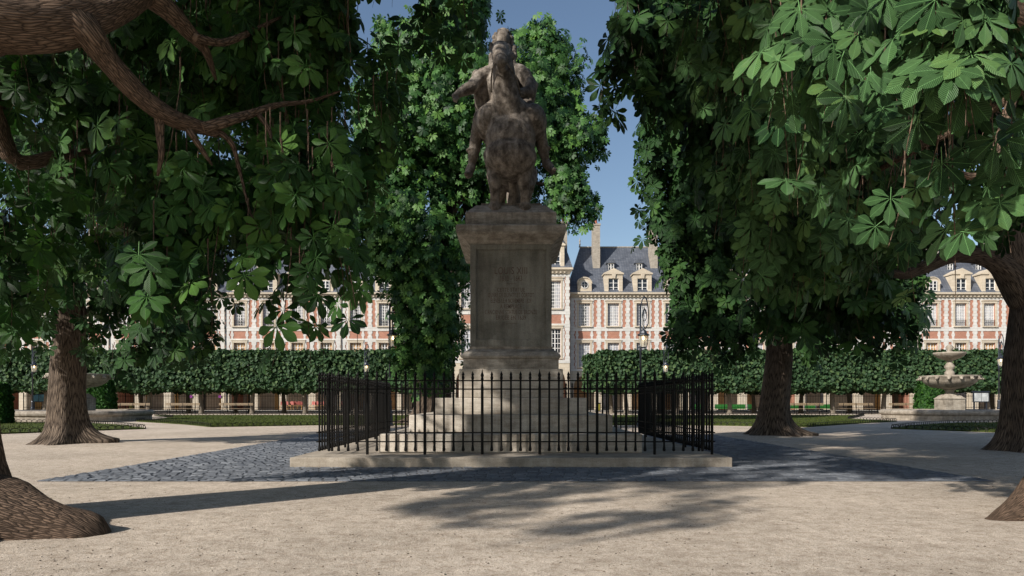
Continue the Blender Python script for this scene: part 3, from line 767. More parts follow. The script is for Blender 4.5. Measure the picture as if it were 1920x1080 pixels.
# ------------------------------------------------------------------ brick houses
BW = 3.13; Y0 = 74.0
_cache = {}
def shared(key, fn, mat, smooth=False):
    if key not in _cache:
        o = build(key, fn(), mat, smooth=smooth); _cache[key] = o.data; bpy.data.objects.remove(o)
    return _cache[key]
def win_frame(w_, h, nx, ny):
    g = G(); hw = w_/2
    g.box(-hw, -hw+0.06, -0.03, 0.03, 0, h); g.box(hw-0.06, hw, -0.03, 0.03, 0, h)
    g.box(-hw+0.06, hw-0.06, -0.03, 0.03, h-0.06, h); g.box(-hw+0.06, hw-0.06, -0.03, 0.03, 0, 0.07)
    for i in range(1, nx):
        x = -hw+w_*i/nx; t = 0.05 if 2*i == nx else 0.022
        g.box(x-t, x+t, -0.02, 0.02, 0.07, h-0.06)
    for j in range(1, ny):
        z = h*j/ny; g.box(-hw+0.06, hw-0.06, -0.014, 0.014, z-0.022, z+0.022)
    return g
def chain(g, xc, w0, w1, z0, z1, y0, y1, course=0.31, ph=0):
    n = max(1, round((z1-z0)/course)); c = (z1-z0)/n
    for k in range(n):
        h = (w0 if (k+ph) % 2 else w1)/2
        g.box(xc-h, xc+h, y0 - (0.003 if (k+ph) % 2 else 0), y1, z0+k*c, z0+(k+1)*c)
def house(px, d, label, nb=4, kz=1.0, dormers='oppo', low='curtain', up='mix', balc=False, y=Y0, ground='arcade'):
    cx = (px-960)*Y0/F; W_ = nb*BW
    r = empty('brick_house', (cx, y, 0), label, 'house', 'brick and stone houses round the square')
    rr = random.Random(int(px))
    xs = [cx-W_/2+BW*(i+0.5) for i in range(nb)]
    hw = 0.62; L0, L1_, U0, U1 = 4.75, 7.38, 9.19, 11.66
    g = G(); th = 0.4                                                  # brick wall with real openings
    edges = [cx-W_/2] + [v for x in xs for v in (x-hw, x+hw)] + [cx+W_/2]
    for i in range(0, len(edges), 2): g.box(edges[i], edges[i+1], y, y+th, 4.3, 12.3)
    for x in xs:
        for z0, z1 in ((4.3, L0), (L1_, U0), (U1, 12.3)): g.box(x-hw, x+hw, y+0.004, y+th, z0, z1)
    g.box(cx-W_/2, cx-W_/2+0.3, y+th, y+8, 0, 12.3); g.box(cx+W_/2-0.3, cx+W_/2, y+th, y+8, 0, 12.3); g.box(cx-W_/2+0.3, cx+W_/2-0.3, y+7.7, y+8, 0, 12.3)
    g.box(cx-W_/2+0.3, cx+W_/2-0.3, y+th, y+7.7, 4.3, 4.5)
    build('wall', g, M['brick'], r)
    g = G()                                                            # white stone chains and bands
    for i in range(nb+1):
        xc = cx-W_/2+BW*i
        if i == 0: xc += 0.25
        if i == nb: xc -= 0.25
        for z0, z1 in ((4.55, 7.47), (7.82, 8.65), (9.06, 12.02)): chain(g, xc, 0.36, 0.52, z0, z1, y-0.04, y)
    for x in xs:
        for s in (-1, 1):
            for z0, z1 in ((4.55, 7.47), (9.06, 12.02)): chain(g, x+s*(0.82+0.07), 0.16, 0.28, z0, z1, y-0.03, y, ph=1)
            chain(g, x+s*0.80, 0.22, 0.34, 7.82, 8.65, y-0.03, y, ph=1)
    for z0, z1 in ((4.3, 4.55), (7.47, 7.82), (8.65, 9.06), (12.02, 12.3)): g.box(cx-W_/2-0.02, cx+W_/2+0.02, y-0.05, y, z0, z1)
    build('stone_trim', g, M['white'], r)
    for x in xs:                                                       # cream window surrounds
        for z0, z1 in ((L0, L1_), (U0, U1)):
            g = G()
            for s in (-1, 1): g.box(min(x+s*hw, x+s*(hw+0.18)), max(x+s*hw, x+s*(hw+0.18)), y-0.07, y-0.001, z0, z1)
            g.box(x-hw-0.24, x+hw+0.24, y-0.09, y-0.001, z1, z1+0.22)
            g.box(x-hw-0.3, x+hw+0.3, y-0.14, y-0.001, z1+0.22, z1+0.30)
            g.box(x-hw-0.22, x+hw+0.22, y-(0.2 if z0 > 9 else 0.1), y+0.1, z0-0.13, z0-0.001)
            build('window_surround', g, M['cream'], r)
    g = G()
    g.box(cx-W_/2-0.1, cx+W_/2+0.1, y-0.18, y+0.3, 12.3, 12.45); g.box(cx-W_/2-0.2, cx+W_/2+0.2, y-0.32, y+0.3, 12.45, 12.6); g.box(cx-W_/2-0.32, cx+W_/2+0.32, y-0.48, y+0.3, 12.6, 12.78)
    for k in range(int(W_/0.42)): g.box(cx-W_/2+k*0.42+0.1, cx-W_/2+k*0.42+0.28, y-0.30, y-0.18, 12.32, 12.449)
    build('cornice', g, M['cream'], r)
    for i, x in enumerate(xs):                                         # windows
        for z0, z1, kind in ((L0, L1_, low), (U0, U1, up)):
            nx, ny = (4, 5) if kind in ('shutter', 'four') else (6, 8) if z0 > 9 else (4, 6)
            f = place('window', shared(f'window{nx}{ny}{z1-z0:.2f}', lambda: win_frame(1.24, z1-z0, nx, ny), M['frame']), r, (x-cx, 0.2, z0))
            place('pane', shared(f'pane{z1-z0:.2f}', lambda: G().box(-0.62, 0.62, 0.03, 0.05, 0, z1-z0), M['pane']), f, (0, 0, 0))
            kk = kind
            if kind == 'mix': kk = rr.choice(['none', 'half', 'curtain', 'sides'])
            if kk in ('curtain', 'half', 'sides'):
                gg = {'curtain': lambda: G().box(-0.56, 0.56, 0.022, 0.028, 0.05, z1-z0-0.05), 'half': lambda: G().box(-0.0, 0.56, 0.022, 0.028, 0.05, z1-z0-0.05),
                      'sides': lambda: G().box(-0.56, -0.25, 0.022, 0.028, 0.05, z1-z0-0.05).box(0.25, 0.56, 0.022, 0.028, 0.05, z1-z0-0.05)}[kk]
                place('curtain', shared(f'cur{kk}{z1-z0:.2f}', gg, M['curtain']), f, (0, 0, 0))
            if kk == 'shutter' or (kk == 'four'):
                opn = (i % 2 == 1)
                gg = (lambda: G().box(-0.56, -0.22, 0.021, 0.028, 0.05, z1-z0-0.05).box(0.22, 0.56, 0.021, 0.028, 0.05, z1-z0-0.05)) if opn else (lambda: G().box(-0.56, 0.56, 0.021, 0.028, 0.05, z1-z0-0.05))
                place('shutter', shared(f'shut{opn}{z1-z0:.2f}', gg, M['shutter']), f, (0, 0, 0))
        if balc:
            def rl():
                q = G()
                for k in range(11): q.box(-0.6+k*0.12-0.01, -0.6+k*0.12+0.01, -0.01, 0.01, 0, 0.62)
                q.box(-0.62, 0.62, -0.015, 0.015, 0.62, 0.66); return q
            place('window_guard', shared('guard', rl, M['iron']), r, (x-cx, -0.02, U0))
    build('drainpipe', G().tube([(cx-W_/2, y-0.12, 12.3), (cx-W_/2, y-0.12, 0.3)], 0.06, 8), M['chimney'], r)
    # roof
    e = 0.3; zr = 18.6; zb = 12.78; x0, x1, ya, yb = cx-W_/2-e, cx+W_/2+e, y-0.3, y+8.3
    ins = 1.75; yr = y+3.9
    g = G(); g.v += [(x0,ya,zb),(x1,ya,zb),(x1,yb,zb),(x0,yb,zb),(x0+ins,yr,zr),(x1-ins,yr,zr)]
    for q in ((0,1,5,4),(1,2,5),(2,3,4,5),(3,0,4),(3,2,1,0)): g.face(q)
    roof = build('roof', g, M['slate'], r)
    build('ridge', G().tube([(x0+ins, yr, zr+0.02), (x1-ins, yr, zr+0.02)], 0.09, 6), M['chimney'], roof)
    for xx in (x0+ins, x1-ins):
        build('roof_finial', G().lathe([(0.13,0),(0.06,0.25),(0.12,0.4),(0.05,0.5),(0.10,0.75),(0.02,0.95),(0.01,1.2)], xx, yr, 8, zr), M['chimney'], roof)
    def yroof(z): return ya+(z-zb)/(zr-zb)*(yr-ya)
    for i, x in enumerate(xs):                                         # dormers
        t = dormers[i % len(dormers)]
        if t == 'p':
            g = G(); hd = 0.98; zt = 15.0
            g.box(x-hd, x-0.55, y-0.2, yroof(zt)+0.3, 12.79, zt-0.25); g.box(x+0.55, x+hd, y-0.2, yroof(zt)+0.3, 12.79, zt-0.25)
            g.box(x-0.55, x+0.55, y-0.2, yroof(zt)+0.3, 14.32, zt-0.25); g.box(x-0.55, x+0.55, y-0.18, y+1.2, 12.79, 12.9)
            g.prism([(x-hd-0.12, zt-0.25), (x+hd+0.12, zt-0.25), (x+hd+0.12, zt-0.12), (x, zt+0.42), (x-hd-0.12, zt-0.12)], y-0.32, yroof(zt)+0.5)
            g.prism([(x-0.16, 14.32), (x+0.16, 14.32), (x+0.22, zt-0.2), (x-0.22, zt-0.2)], y-0.34, y-0.201)
            dm = build('dormer', g, M['cream'], r)
            f = place('window', shared('dwin', lambda: win_frame(1.1, 1.42, 2, 3), M['frame']), dm, (x-cx, -0.05, 12.9))
            o = build('window_pane', G().box(x-0.55, x+0.55, y-0.01, y+0.01, 12.9, 14.32), M['pane'], r); o.parent = dm; o.location = (0, 0, 0)
            f2 = build('attic_dormer', G().box(x-0.42, x-0.3, yroof(15.6)+0.0, yroof(17), 15.55, 16.35).box(x+0.3, x+0.42, yroof(15.6), yroof(17), 15.55, 16.35).prism([(x-0.55,16.35),(x+0.55,16.35),(x+0.3,16.75),(x-0.3,16.75)], yroof(15.6)-0.1, yroof(17.2)), M['slate'], r)
            place('window', shared('awin', lambda: win_frame(0.6, 0.8, 2, 2), M['frame']), f2, (x-cx, yroof(15.6)-y+0.05, 15.55))
            pp = build('window_pane', G().box(x-0.3, x+0.3, yroof(15.6)+0.09, yroof(15.6)+0.11, 15.55, 16.35), M['pane'], r); pp.parent = f2
        elif t in 'oa':
            zc = 13.75; Rr = 0.76 if t == 'o' else 0.80
            poly = [(x-Rr, 12.79), (x+Rr, 12.79)] + [(x+Rr*math.cos(a), zc+Rr*0.85*math.sin(a)) for a in [math.pi*k/12 for k in range(13)]]
            dm = build('dormer', G().prism(poly, y-0.2, yroof(14.6)+0.4), M['cream'], r)
            if t == 'o':
                g = G(); g.lathe([(0.42, 0), (0.42, 0.06), (0.33, 0.06), (0.33, 0)], 0, 0, 20)
                g.v = [(x+a, y-0.2-c, 13.62+b) for a, b, c in g.v]; build('round_frame', g, M['white'], dm).location = (0, 0, 0)
                g = G().lathe([(0.32, 0), (0.32, 0.02)], 0, 0, 20); g.v = [(x+a, y-0.202-c, 13.62+b) for a, b, c in g.v]
                build('window_pane', g, M['pane'], dm)
                build('glazing_bar', G().box(x-0.32, x+0.32, y-0.245, y-0.225, 13.6, 13.64).box(x-0.02, x+0.02, y-0.25, y-0.23, 13.3, 13.94), M['frame'], dm)
            else:
                build('window_pane', G().box(x-0.42, x+0.42, y-0.23, y-0.202, 12.95, 14.05), M['pane'], dm)
                f = place('window', shared('awin2', lambda: win_frame(0.84, 1.1, 2, 3), M['frame']), dm, (x-cx, -0.26, 12.95))
            build('hood', G().tube([(x+(Rr+0.02)*math.cos(a), y-0.22, zc+(Rr+0.02)*0.85*math.sin(a)) for a in [math.pi*k/12 for k in range(13)]], 0.08, 6), M['cream'], dm)
    tc = 17.2 if kz != 1 else 20.6
    for xo in ((-5.75, 5.75) if kz != 1 else (-3.15, 3.25)):
        x = cx+xo; ch = build('chimney', G().box(x-0.4, x+0.4, y+1.9, y+3.2, 13 if kz != 1 else 15.2, tc).box(x-0.46, x+0.46, y+1.84, y+3.26, tc, tc+0.2), M['chimney'], r)
        for k in range(2):
            build('chimney_pot', G().lathe([(0.13,0),(0.11,0.45),(0.13,0.5)], x, y+2.25+k*0.6, 8, tc+0.2), M['pot'], ch)
    # arcade
    g = G(); zs, zt = 2.55, 4.3
    for i in range(nb+1):
        xc = cx-W_/2+BW*i; g.box(max(xc-0.4, cx-W_/2), min(xc+0.4, cx+W_/2), y, y+0.8, 0, zs); 
    for x in xs:
        rx = BW/2-0.4; m_ = 12
        px_ = [x-rx*math.cos(math.pi*k/m_) for k in range(m_+1)]; pz = [zs+1.25*math.sin(math.pi*k/m_) for k in range(m_+1)]
        for k in range(m_): 
            g.prism([(px_[k], pz[k]), (px_[k+1], pz[k+1]), (px_[k+1], zt), (px_[k], zt)], y+0.0, y+0.8)
    for i in range(nb+1):
        xc = cx-W_/2+BW*i; g.box(max(xc-0.4, cx-W_/2), min(xc+0.4, cx+W_/2), y, y+0.8, zs, zt)
    build('arcade', g, M['cream'], r)
    build('arcade_back_wall', G().box(cx-W_/2+0.3, cx+W_/2-0.3, y+4.2, y+4.4, 0, 4.3), M['cream'], r)
    for i, x in enumerate(xs):
        v = rr.random(); g = G().box(x-0.75, x+0.75, y+4.1, y+4.199, 0.1, 2.7)
        build('door', g, M['gold' if v < 0.3 else 'pane' if v < 0.5 else 'curtain' if v < 0.85 else 'shutter'], r)
    if kz != 1.0: r.scale = (1, 1, kz)
    return r
house(748, 0, 'red brick house with arched end dormers directly left of the tree behind the statue', dormers='appa', low='shutter', up='sides', balc=True)
house(530.5, 0, 'red brick house seen between hanging leaves on the left, with tan lower shutters', dormers='appa', low='shutter', up='sides', balc=True)
house(313.5, 0, 'red brick house mostly hidden by foliage above the left fountain bowl', dormers='appa', low='four')
house(96.5, 0, 'red brick house at the far left edge behind the lit trunk', dormers='oppo', low='shutter')
house(1177, 0, 'red brick house with a round window dormer right of the pedestal, behind the tall lamp', dormers='oppo', low='curtain', up='mix')
house(1394, 0, 'red brick house almost hidden behind the dark foliage of the middle right tree', dormers='oppo')
house(1611, 0, 'red brick house seen in scraps through the hanging leaves left of the right fountain', dormers='appa')
house(1828, 0, 'red brick house above the right fountain with pedimented dormers, partly behind the dark trunk', dormers='appo', low='shutter', up='curtain', balc=True)
house(958, 0, 'taller central brick house directly behind the pedestal, in line with the statue', nb=4, kz=1.19, dormers='pppp', y=72.7, low='mix')

# ------------------------------------------------------------------ small things by the arcade
def chair_proto():
    r = empty('cafe_chair', (0, 0, 0), 'x', 'chair', 'coral café chairs under the left arcade')
    build('seat', G().box(-0.22, 0.22, -0.22, 0.22, 0.42, 0.46), M['rattan'], r)
    g = G(); g.tube([(-0.22,0.2,0.5),(-0.2,0.22,0.85),(0,0.24,0.93),(0.2,0.22,0.85),(0.22,0.2,0.5)], 0.02, 5); g.box(-0.19, 0.19, 0.205, 0.225, 0.55, 0.88)
    build('backrest', g, M['coral'], r)
    for sx in (-0.19, 0.19):
        for sy in (-0.19, 0.19): build('leg', G().tube([(sx, sy, 0.42), (sx*1.1, sy*1.1, 0)], 0.018, 5), M['rattan'], r)
    return r
ORD = ['first','second','third','fourth','fifth','sixth','seventh','eighth','ninth','tenth','eleventh','twelfth','thirteenth']
ch = chair_proto(); first = True; ci = -1
for px in list(range(528, 572, 8)) + [586, 595, 604, 640, 650]:
    for row in (0,):
        loc = ((px-960)*71.9/F, 71.9+random.uniform(-0.2, 0.3), 0.12)
        if first: ch.location = loc; first = False; c = ch
        else: c = copy_tree(ch, loc, rz=random.uniform(-0.4, 0.4))
        ci += 1
        c['label'] = ORD[ci]+' coral café chair from the left in the row under the left arcade'
def info_board(px, d, mat, label):
    x = (px-960)*d/F; r = empty('information_board', (x, d, 0), label, 'notice board')
    for s in (-0.45, 0.45): build('post', G().box(x+s-0.04, x+s+0.04, d-0.04, d+0.04, 0, 1.75), M['lampiron'], r)
    build('frame', G().box(x-0.60, x+0.60, d-0.11, d-0.03, 0.95, 1.70), M['lampiron'], r, bevel=0.01)
    build('canopy', G().rects([(0.66,0.1,1.705),(0.62,0.05,1.77)], x, d-0.06), M['lampiron'], r)
    build('panel', G().box(x-0.51, x-0.02, d-0.13, d-0.112, 1.02, 1.62).box(x+0.02, x+0.51, d-0.13, d-0.112, 1.02, 1.62), M[mat], r)
info_board(74, 60, 'blue', 'blue notice board on posts behind the left fountain'); info_board(1838, 50, 'paper', 'grey notice board with a dark canopy right of the right fountain')
def bin_(px, label):
    d = 60; x = (px-960)*d/F; r = empty('litter_bin', (x, d, 0), label, 'litter bin', 'litter bins with yellow bags')
    build('bag', G().lathe([(0.12,0.18),(0.2,0.3),(0.21,0.7),(0.19,0.82)], x, d, 12), M['yellow'], r)
    g = G().lathe([(0.24,0.82),(0.26,0.84),(0.26,0.9),(0.23,0.9),(0.21,0.84)], x, d, 14); g.box(x-0.02, x+0.02, d+0.24, d+0.28, 0, 0.95); g.box(x-0.02, x+0.02, d+0.2, d+0.25, 0.82, 0.88)
    build('hoop_stand', g, M['iron'], r)
bin_(247, 'yellow bagged litter bin left of the benches'); bin_(1122, 'yellow bagged litter bin near the central path right of the pedestal')
gx = [(1298,1322),(1340,1368),(1371,1398),(1401,1414),(1481,1500),(1508,1530),(1536,1562)]
lbs = ['green and grey café windbreak furthest left of the panels behind the fence corner', 'green and grey café windbreak panel directly right of the fence corner', 'green and grey café windbreak behind the slim clipped tree trunk',
       'narrow green and grey café windbreak just left of the thick dark trunk', 'green and grey café windbreak just right of the thick dark trunk', 'green and grey café windbreak behind the bench right of the dark trunk', 'green and grey café windbreak furthest right, with dark red marks']
for (a, b), lb in zip(gx, lbs):
    d = 70.9; x0, x1 = (a-960)*d/F, (b-960)*d/F
    r = empty('cafe_windbreak', ((x0+x1)/2, d, 0), lb, 'windbreak', 'café windbreak panels')
    build('banner', G().box(x0, x1, d-0.02, d+0.02, 0.25, 0.72), M['green'], r); build('frame', G().box(x0, x0+0.05, d-0.04, d-0.021, 0.02, 0.75).box(x1-0.05, x1, d-0.04, d-0.021, 0.02, 0.75).box(x0, x1, d-0.06, d+0.1, 0.0, 0.06), M['greenpanel'], r)
for px, lb in ((358, 'small round magenta sign on the arcade pillar above the left bench'), (412, 'small round magenta sign on the arcade pillar right of the first magenta sign')):
    x = (px-960)*73.9/F; g = G().lathe([(0.15, 0), (0.15, 0.05)], 0, 0, 16); g.v = [(x+a, 73.95-c, 1.55+b) for a, b, c in g.v]
    tag(build('round_sign', g, M['magenta']), lb, 'sign', 'round magenta signs')
#PART3
# ------------------------------------------------------------------ leaves
PROF = [(0,.03),(.10,.11),(.25,.30),(.40,.60),(.52,.86),(.63,1.0),(.74,1.0),(.83,.84),(.90,.55),(.95,.25),(1,0)]
def leaf_template(rows, serr=0.0, L=0.26, cols=(-1, 0, 1), fold=0.30, droop=0.12, wr=0.215):
    """a palmate leaf of seven leaflets, each cupped, arched and pointed"""
    rs = random.Random(3); V = []; Fq = []; UV = []
    nc = len(cols)
    for a, ln in [(0, 1.0), (40, .95), (-42, .97), (82, .88), (-80, .90), (124, .70), (-127, .72)]:
        a = math.radians(a+rs.uniform(-3, 3)); ca, sa = math.cos(a), math.sin(a); b = len(V); l_ = L*ln
        wmax = l_*wr; tw = rs.uniform(-0.25, 0.25); dr = droop*rs.uniform(0.5, 1.6)
        for i in range(rows+1):
            t = i/rows
            if rows < len(PROF)-1: t = [0, .35, .63, .86, 1][i] if rows == 4 else [0, .2, .42, .63, .82, .93, 1][i] if rows == 6 else t
            elif rows == len(PROF)-1: t = PROF[i][0]
            ww = wmax*np.interp(t, [p[0] for p in PROF], [p[1] for p in PROF])
            if serr and i % 2 and 0 < i < rows: ww *= 1-serr
            yy = 0.015 + l_*t; zz = -dr*l_*(t**1.8)*1.6
            for s_ in cols:
                x, y, z = s_*ww, yy - abs(s_)*ww*0.12, zz + fold*ww*(abs(s_)*1.5 - 1.1*s_*s_) + s_*ww*tw*t
                V.append((x*ca + y*sa, -x*sa + y*ca, z)); UV.append((0.5+0.5*s_*(ww/wmax), t))
        for i in range(rows):
            for q in range(nc-1):
                p = b+i*nc+q; Fq.append((p, p+1, p+nc+1, p+nc))
    b = len(V)
    V += [(-.0025, .02, 0), (.0025, .02, 0), (.0025, -.13, -.02), (-.0025, -.13, -.02)]; UV += [(0.5, 0.02)]*4; Fq.append((b, b+1, b+2, b+3))
    return np.array(V, np.float32), np.array(Fq, np.int32), np.array(UV, np.float32)
def small_template(s):      # rounded heart leaf, two folded halves
    V = np.array([(0,0,0),(-.5,.35,.12),(-.42,.8,.1),(0,1.1,-.1),(.42,.8,.1),(.5,.35,.12)], np.float32)*s
    Fq = np.array([(0,3,2,1),(0,5,4,3)], np.int32); UV = np.array([(.5,0),(0,.3),(0,.8),(.5,1),(1,.8),(1,.3)], np.float32)
    return V, Fq, UV
def unit(v): return v/np.maximum(np.linalg.norm(v, axis=-1, keepdims=True), 1e-6)
def leaf_mesh(name, tpl, P, Nrm, Y, scl, mat, parent=None, rnd=None):
    V, Fq, UV = tpl; n = len(P); k = len(V); f = len(Fq)
    Nrm = unit(Nrm); Y = unit(Y - Nrm*np.sum(Y*Nrm, 1, keepdims=True)); X = np.cross(Y, Nrm)
    # each leaf a little different
    W = V[None, :, :]*scl[:, None, None]
    co = P[:, None, :] + W[..., 0:1]*X[:, None, :] + W[..., 1:2]*Y[:, None, :] + W[..., 2:3]*Nrm[:, None, :]
    if parent is not None: co = co - np.array(wloc(parent))[None, None, :]
    idx = (Fq[None]+(np.arange(n)*k)[:, None, None]).reshape(-1)
    me = bpy.data.meshes.new(name)
    me.vertices.add(n*k); me.vertices.foreach_set('co', co.astype(np.float32).reshape(-1))
    me.loops.add(len(idx)); me.loops.foreach_set('vertex_index', idx.astype(np.int32))
    me.polygons.add(n*f); me.polygons.foreach_set('loop_start', np.arange(n*f, dtype=np.int32)*4)
    me.polygons.foreach_set('use_smooth', np.ones(n*f, bool))
    ul = me.uv_layers.new(name='uv'); uvs = np.tile(UV[Fq.reshape(-1)], (n, 1)); ul.data.foreach_set('uv', uvs.reshape(-1))
    at_ = me.attributes.new('rnd', 'FLOAT', 'POINT')
    if rnd is None: rnd = RNG.random(n)
    rv = np.repeat(rnd, k)+RNG.normal(0, 0.04, n*k); at_.data.foreach_set('value', np.clip(rv, 0, 1).astype(np.float32))
    me.materials.append(mat); me.update(calc_edges=True)
    o = bpy.data.objects.new(name, me); COL.objects.link(o); o.parent = parent
    return o
TAN = math.tan(SUN_EL)*math.hypot(SDX, SDY)
LIT = [gr(*p) for p in [(-300,835),(300,812),(600,806),(545,850),(545,876),(900,884),(960,903),(780,940),(800,1000),(900,1040),(1100,1020),(1400,975),(1500,945),(1920,960),(2400,1000),(3000,1300)]] + [(2.5,1.5),(-3,1.5),(-11,8)]
def proj(P):
    d = np.maximum(P[:, 1], 0.1); return 960+P[:, 0]/d*F, HZ-(P[:, 2]-EYE)/d*F
GAPS = [[(664,0),(795,-20),(772,35),(748,32),(700,28),(692,85),(632,125),(660,60)], [(918,-20),(1165,-20),(1150,40),(1120,100),(1090,58),(1050,66),(1030,25),(990,40),(965,58),(930,50)],
        [(1092,110),(1125,130),(1128,215),(1105,215),(1092,190)], [(1100,300),(1145,300),(1185,345),(1200,430),(1150,455),(1075,455),(1120,415),(1140,395),(1090,330)], [(640,190),(662,190),(662,225),(645,225)],
        [(1745,500),(1870,500),(1880,660),(1745,660)], [(440,640),(450,600),(600,640),(680,620),(745,600),(745,650),(440,650)], [(60,395),(95,400),(90,440),(62,432)], [(92,578),(146,566),(150,700),(86,700)]]
GAPS2 = [[(400,510),(560,480),(740,520),(740,655),(400,655)], [(1216,432),(1247,432),(1247,485),(1216,485)], [(640,560),(740,560),(740,655),(640,655)]]
CLEAR = [(6.4, 58, [(150,60),(200,110),(255,172),(310,215),(410,250),(430,330)]), (6.9, 45, [(410,250),(470,213),(520,197),(600,190)]), (6.8, 50, [(270,0),(350,55),(385,95),(405,150)]), (6.1, 34, [(300,230),(298,330)]),
         (13.6, 30, [(1700,512),(1790,478),(1845,480),(1888,505)]), (7.2, 32, [(1900,182),(1800,238),(1700,290),(1613,343)]), (7.0, 60, [(-20,40),(250,20)])]
def keepers(P, keepout=True):
    gx_ = P[:, 0]+SDX*P[:, 2]/TAN; gy_ = P[:, 1]+SDY*P[:, 2]/TAN
    lit = in_poly(gx_, gy_, LIT)
    px, py = proj(P)
    vis = (px > -150) & (px < 2070) & (py > -120) & (P[:, 1] > 0.5)
    ok = ~(lit & ~vis & (RNG.random(len(P)) < 0.965))  # crowns thinned out of view to keep this ground sunlit
    ok &= ~((np.abs(P[:, 0]) < 1.5) & (P[:, 1] > 12.3) & (P[:, 1] < 16.5) & (P[:, 2] < 9.6))
    ok &= np.linalg.norm(P-np.array([0, 0, 1.0]), axis=1) > 2.3
    for gp in GAPS2: ok &= ~(in_poly(px, py, gp) & (P[:, 1] > 1) & (RNG.random(len(P)) < 0.75))
    for gp in GAPS: ok &= ~(in_poly(px, py, gp) & (P[:, 1] > 1) & (RNG.random(len(P)) < 0.96))
    for yy, x0_, x1_, z0_, z1_ in ((11.29, -2.5, -0.7, -0.15, 0.7), (11.94, -2.0, -0.7, 0.3, 0.95), (12.5, -1.6, 0.2, 0.75, 1.15), (12.9, -1.1, -0.3, 1.1, 1.6), (10.4, -3.4, -2.0, 0, 0.2)):  # leaves that would shade the left steps and slab are dropped
        s_ = (yy-P[:, 1])/SDY; xx = P[:, 0]+SDX*s_; zz = P[:, 2]-TAN*s_
        ok &= ~((s_ > 0) & (xx > x0_) & (xx < x1_) & (zz > z0_) & (zz < z1_) & (RNG.random(len(P)) < 0.97))
    for dd, hw_, line in CLEAR:
        for (xa, ya), (xb, yb) in zip(line[:-1], line[1:]):
            t = np.clip(((px-xa)*(xb-xa)+(py-ya)*(yb-ya))/((xb-xa)**2+(yb-ya)**2), 0, 1)
            ok &= ~((np.hypot(px-xa-t*(xb-xa), py-ya-t*(yb-ya)) < hw_) & (P[:, 1] < dd) & (P[:, 1] > 1))
    # nothing out of sight may hang into the near middle of the view
    return ok
def sprays(blobs, step=0.15, jit=0.13, lmin=3, lmax=8, twigs=None):
    """leaves strung along drooping twigs inside blobs"""
    PP = []; NN = []; YY = []
    for c, r, n in blobs:
        c = np.array(c); r = np.array(r)
        d = unit(RNG.normal(size=(n, 3))); rad = 0.25+0.75*RNG.random(n)**0.45
        p0 = c + d*rad[:, None]*r
        for i in range(n):
            k = RNG.integers(lmin, lmax+1); p = p0[i].copy(); p[2] += (k-1)*step*0.5; az = RNG.random()*6.283
            drift = np.array([math.cos(az), math.sin(az), 0])*0.35; out = (p-c)/r; 
            start = p.copy()
            for j in range(k):
                a = RNG.random()*6.283; rd = jit*(0.6+0.9*RNG.random())
                off = np.array([math.cos(a), math.sin(a), 0])
                q = p + off*rd
                nn = off*0.7 + np.array([out[0], out[1], 0])*0.6 + np.array([0, -0.15, 0.05+0.45*RNG.random()]) + RNG.normal(size=3)*0.18
                PP.append(q); NN.append(nn); YY.append(off*0.35 + np.array([0, 0, -1.0]) + RNG.normal(size=3)*0.35)
                p = p + np.array([drift[0]*step*(1-j/k), drift[1]*step*(1-j/k), -step*(0.75+0.5*RNG.random())])
            if twigs is not None: twigs.append((start + np.array([0, 0, 0.25]), start, p))
    return np.array(PP), np.array(NN), np.array(YY)
def B(px, py, d, rx, ry, rd, n):           # blob described where the photo shows it
    return (at(px, py, d), (rx*d/F, rd, ry*d/F), n)

def trunk_geo(g, base, h, r0, r1, root_r, nroots, seed, lean=(0, 0), rooth=0.45, n=40, pw=1.6):
    rs = random.Random(seed); ph = rs.uniform(0, 6.28); lob = [(rs.uniform(0.7, 1.2)) for _ in range(nroots)]; rw = [rs.uniform(-0.3, 0.3) for _ in range(nroots)]
    hs = [-0.12, 0, .05, .1, .17, .25, .35, .5, .7, .95, 1.3, 1.8, 2.4, 3.1, 4.0, 5.0, 6.2, 7.5]; hs = [x for x in hs if x < h] + [h]
    pts = [(base[0]+lean[0]*(max(z,0)/h)**1.3+0.05*math.sin(z*1.7+ph), base[1]+lean[1]*(z/h), z) for z in hs]
    rads = [r0+(r1-r0)*(max(z,0)/h)**0.8 for z in hs]
    def fl(a, L, i):
        z = max(hs[i], 0)
        e = math.exp(-z/rooth)
        s = 0
        for k in range(nroots):
            da = (a-(ph+6.283*k/nroots+rw[k])+math.pi) % (2*math.pi)-math.pi
            s = max(s, lob[k]*math.exp(-(da/(0.34+0.12*(1-e)))**2))
        return 1 + (root_r/r0-1)*e**pw*(0.28+0.9*s) + 0.30*math.exp(-z/1.1)*(s-0.3)*0.6 + 0.035*math.sin(5*a+z*1.3+ph) + 0.02*math.sin(11*a-z*2)
    g.tube(pts, rads, n, cap=True, flare=fl)
    return pts
def limb(g, pts, rads, n=12):
    P = [Vector(p) for p in pts]; out = []; rr = []
    for i in range(len(P)-1):             # smooth the bends
        p0, p1, p2, p3 = P[max(i-1, 0)], P[i], P[i+1], P[min(i+2, len(P)-1)]
        for k in range(4):
            t = k/4
            out.append(0.5*((2*p1)+(p2-p0)*t+(2*p0-5*p1+4*p2-p3)*t*t+(3*p1-p0-3*p2+p3)*t**3)); rr.append(rads[i]+(rads[i+1]-rads[i])*t)
    out.append(P[-1]); rr.append(rads[-1])
    ph = random.uniform(0, 6)
    g.tube(out, rr, n, flare=lambda a, L, i: 1+0.05*math.sin(3*a+i*0.6+ph)+0.04*math.sin(5*a-i*0.9))
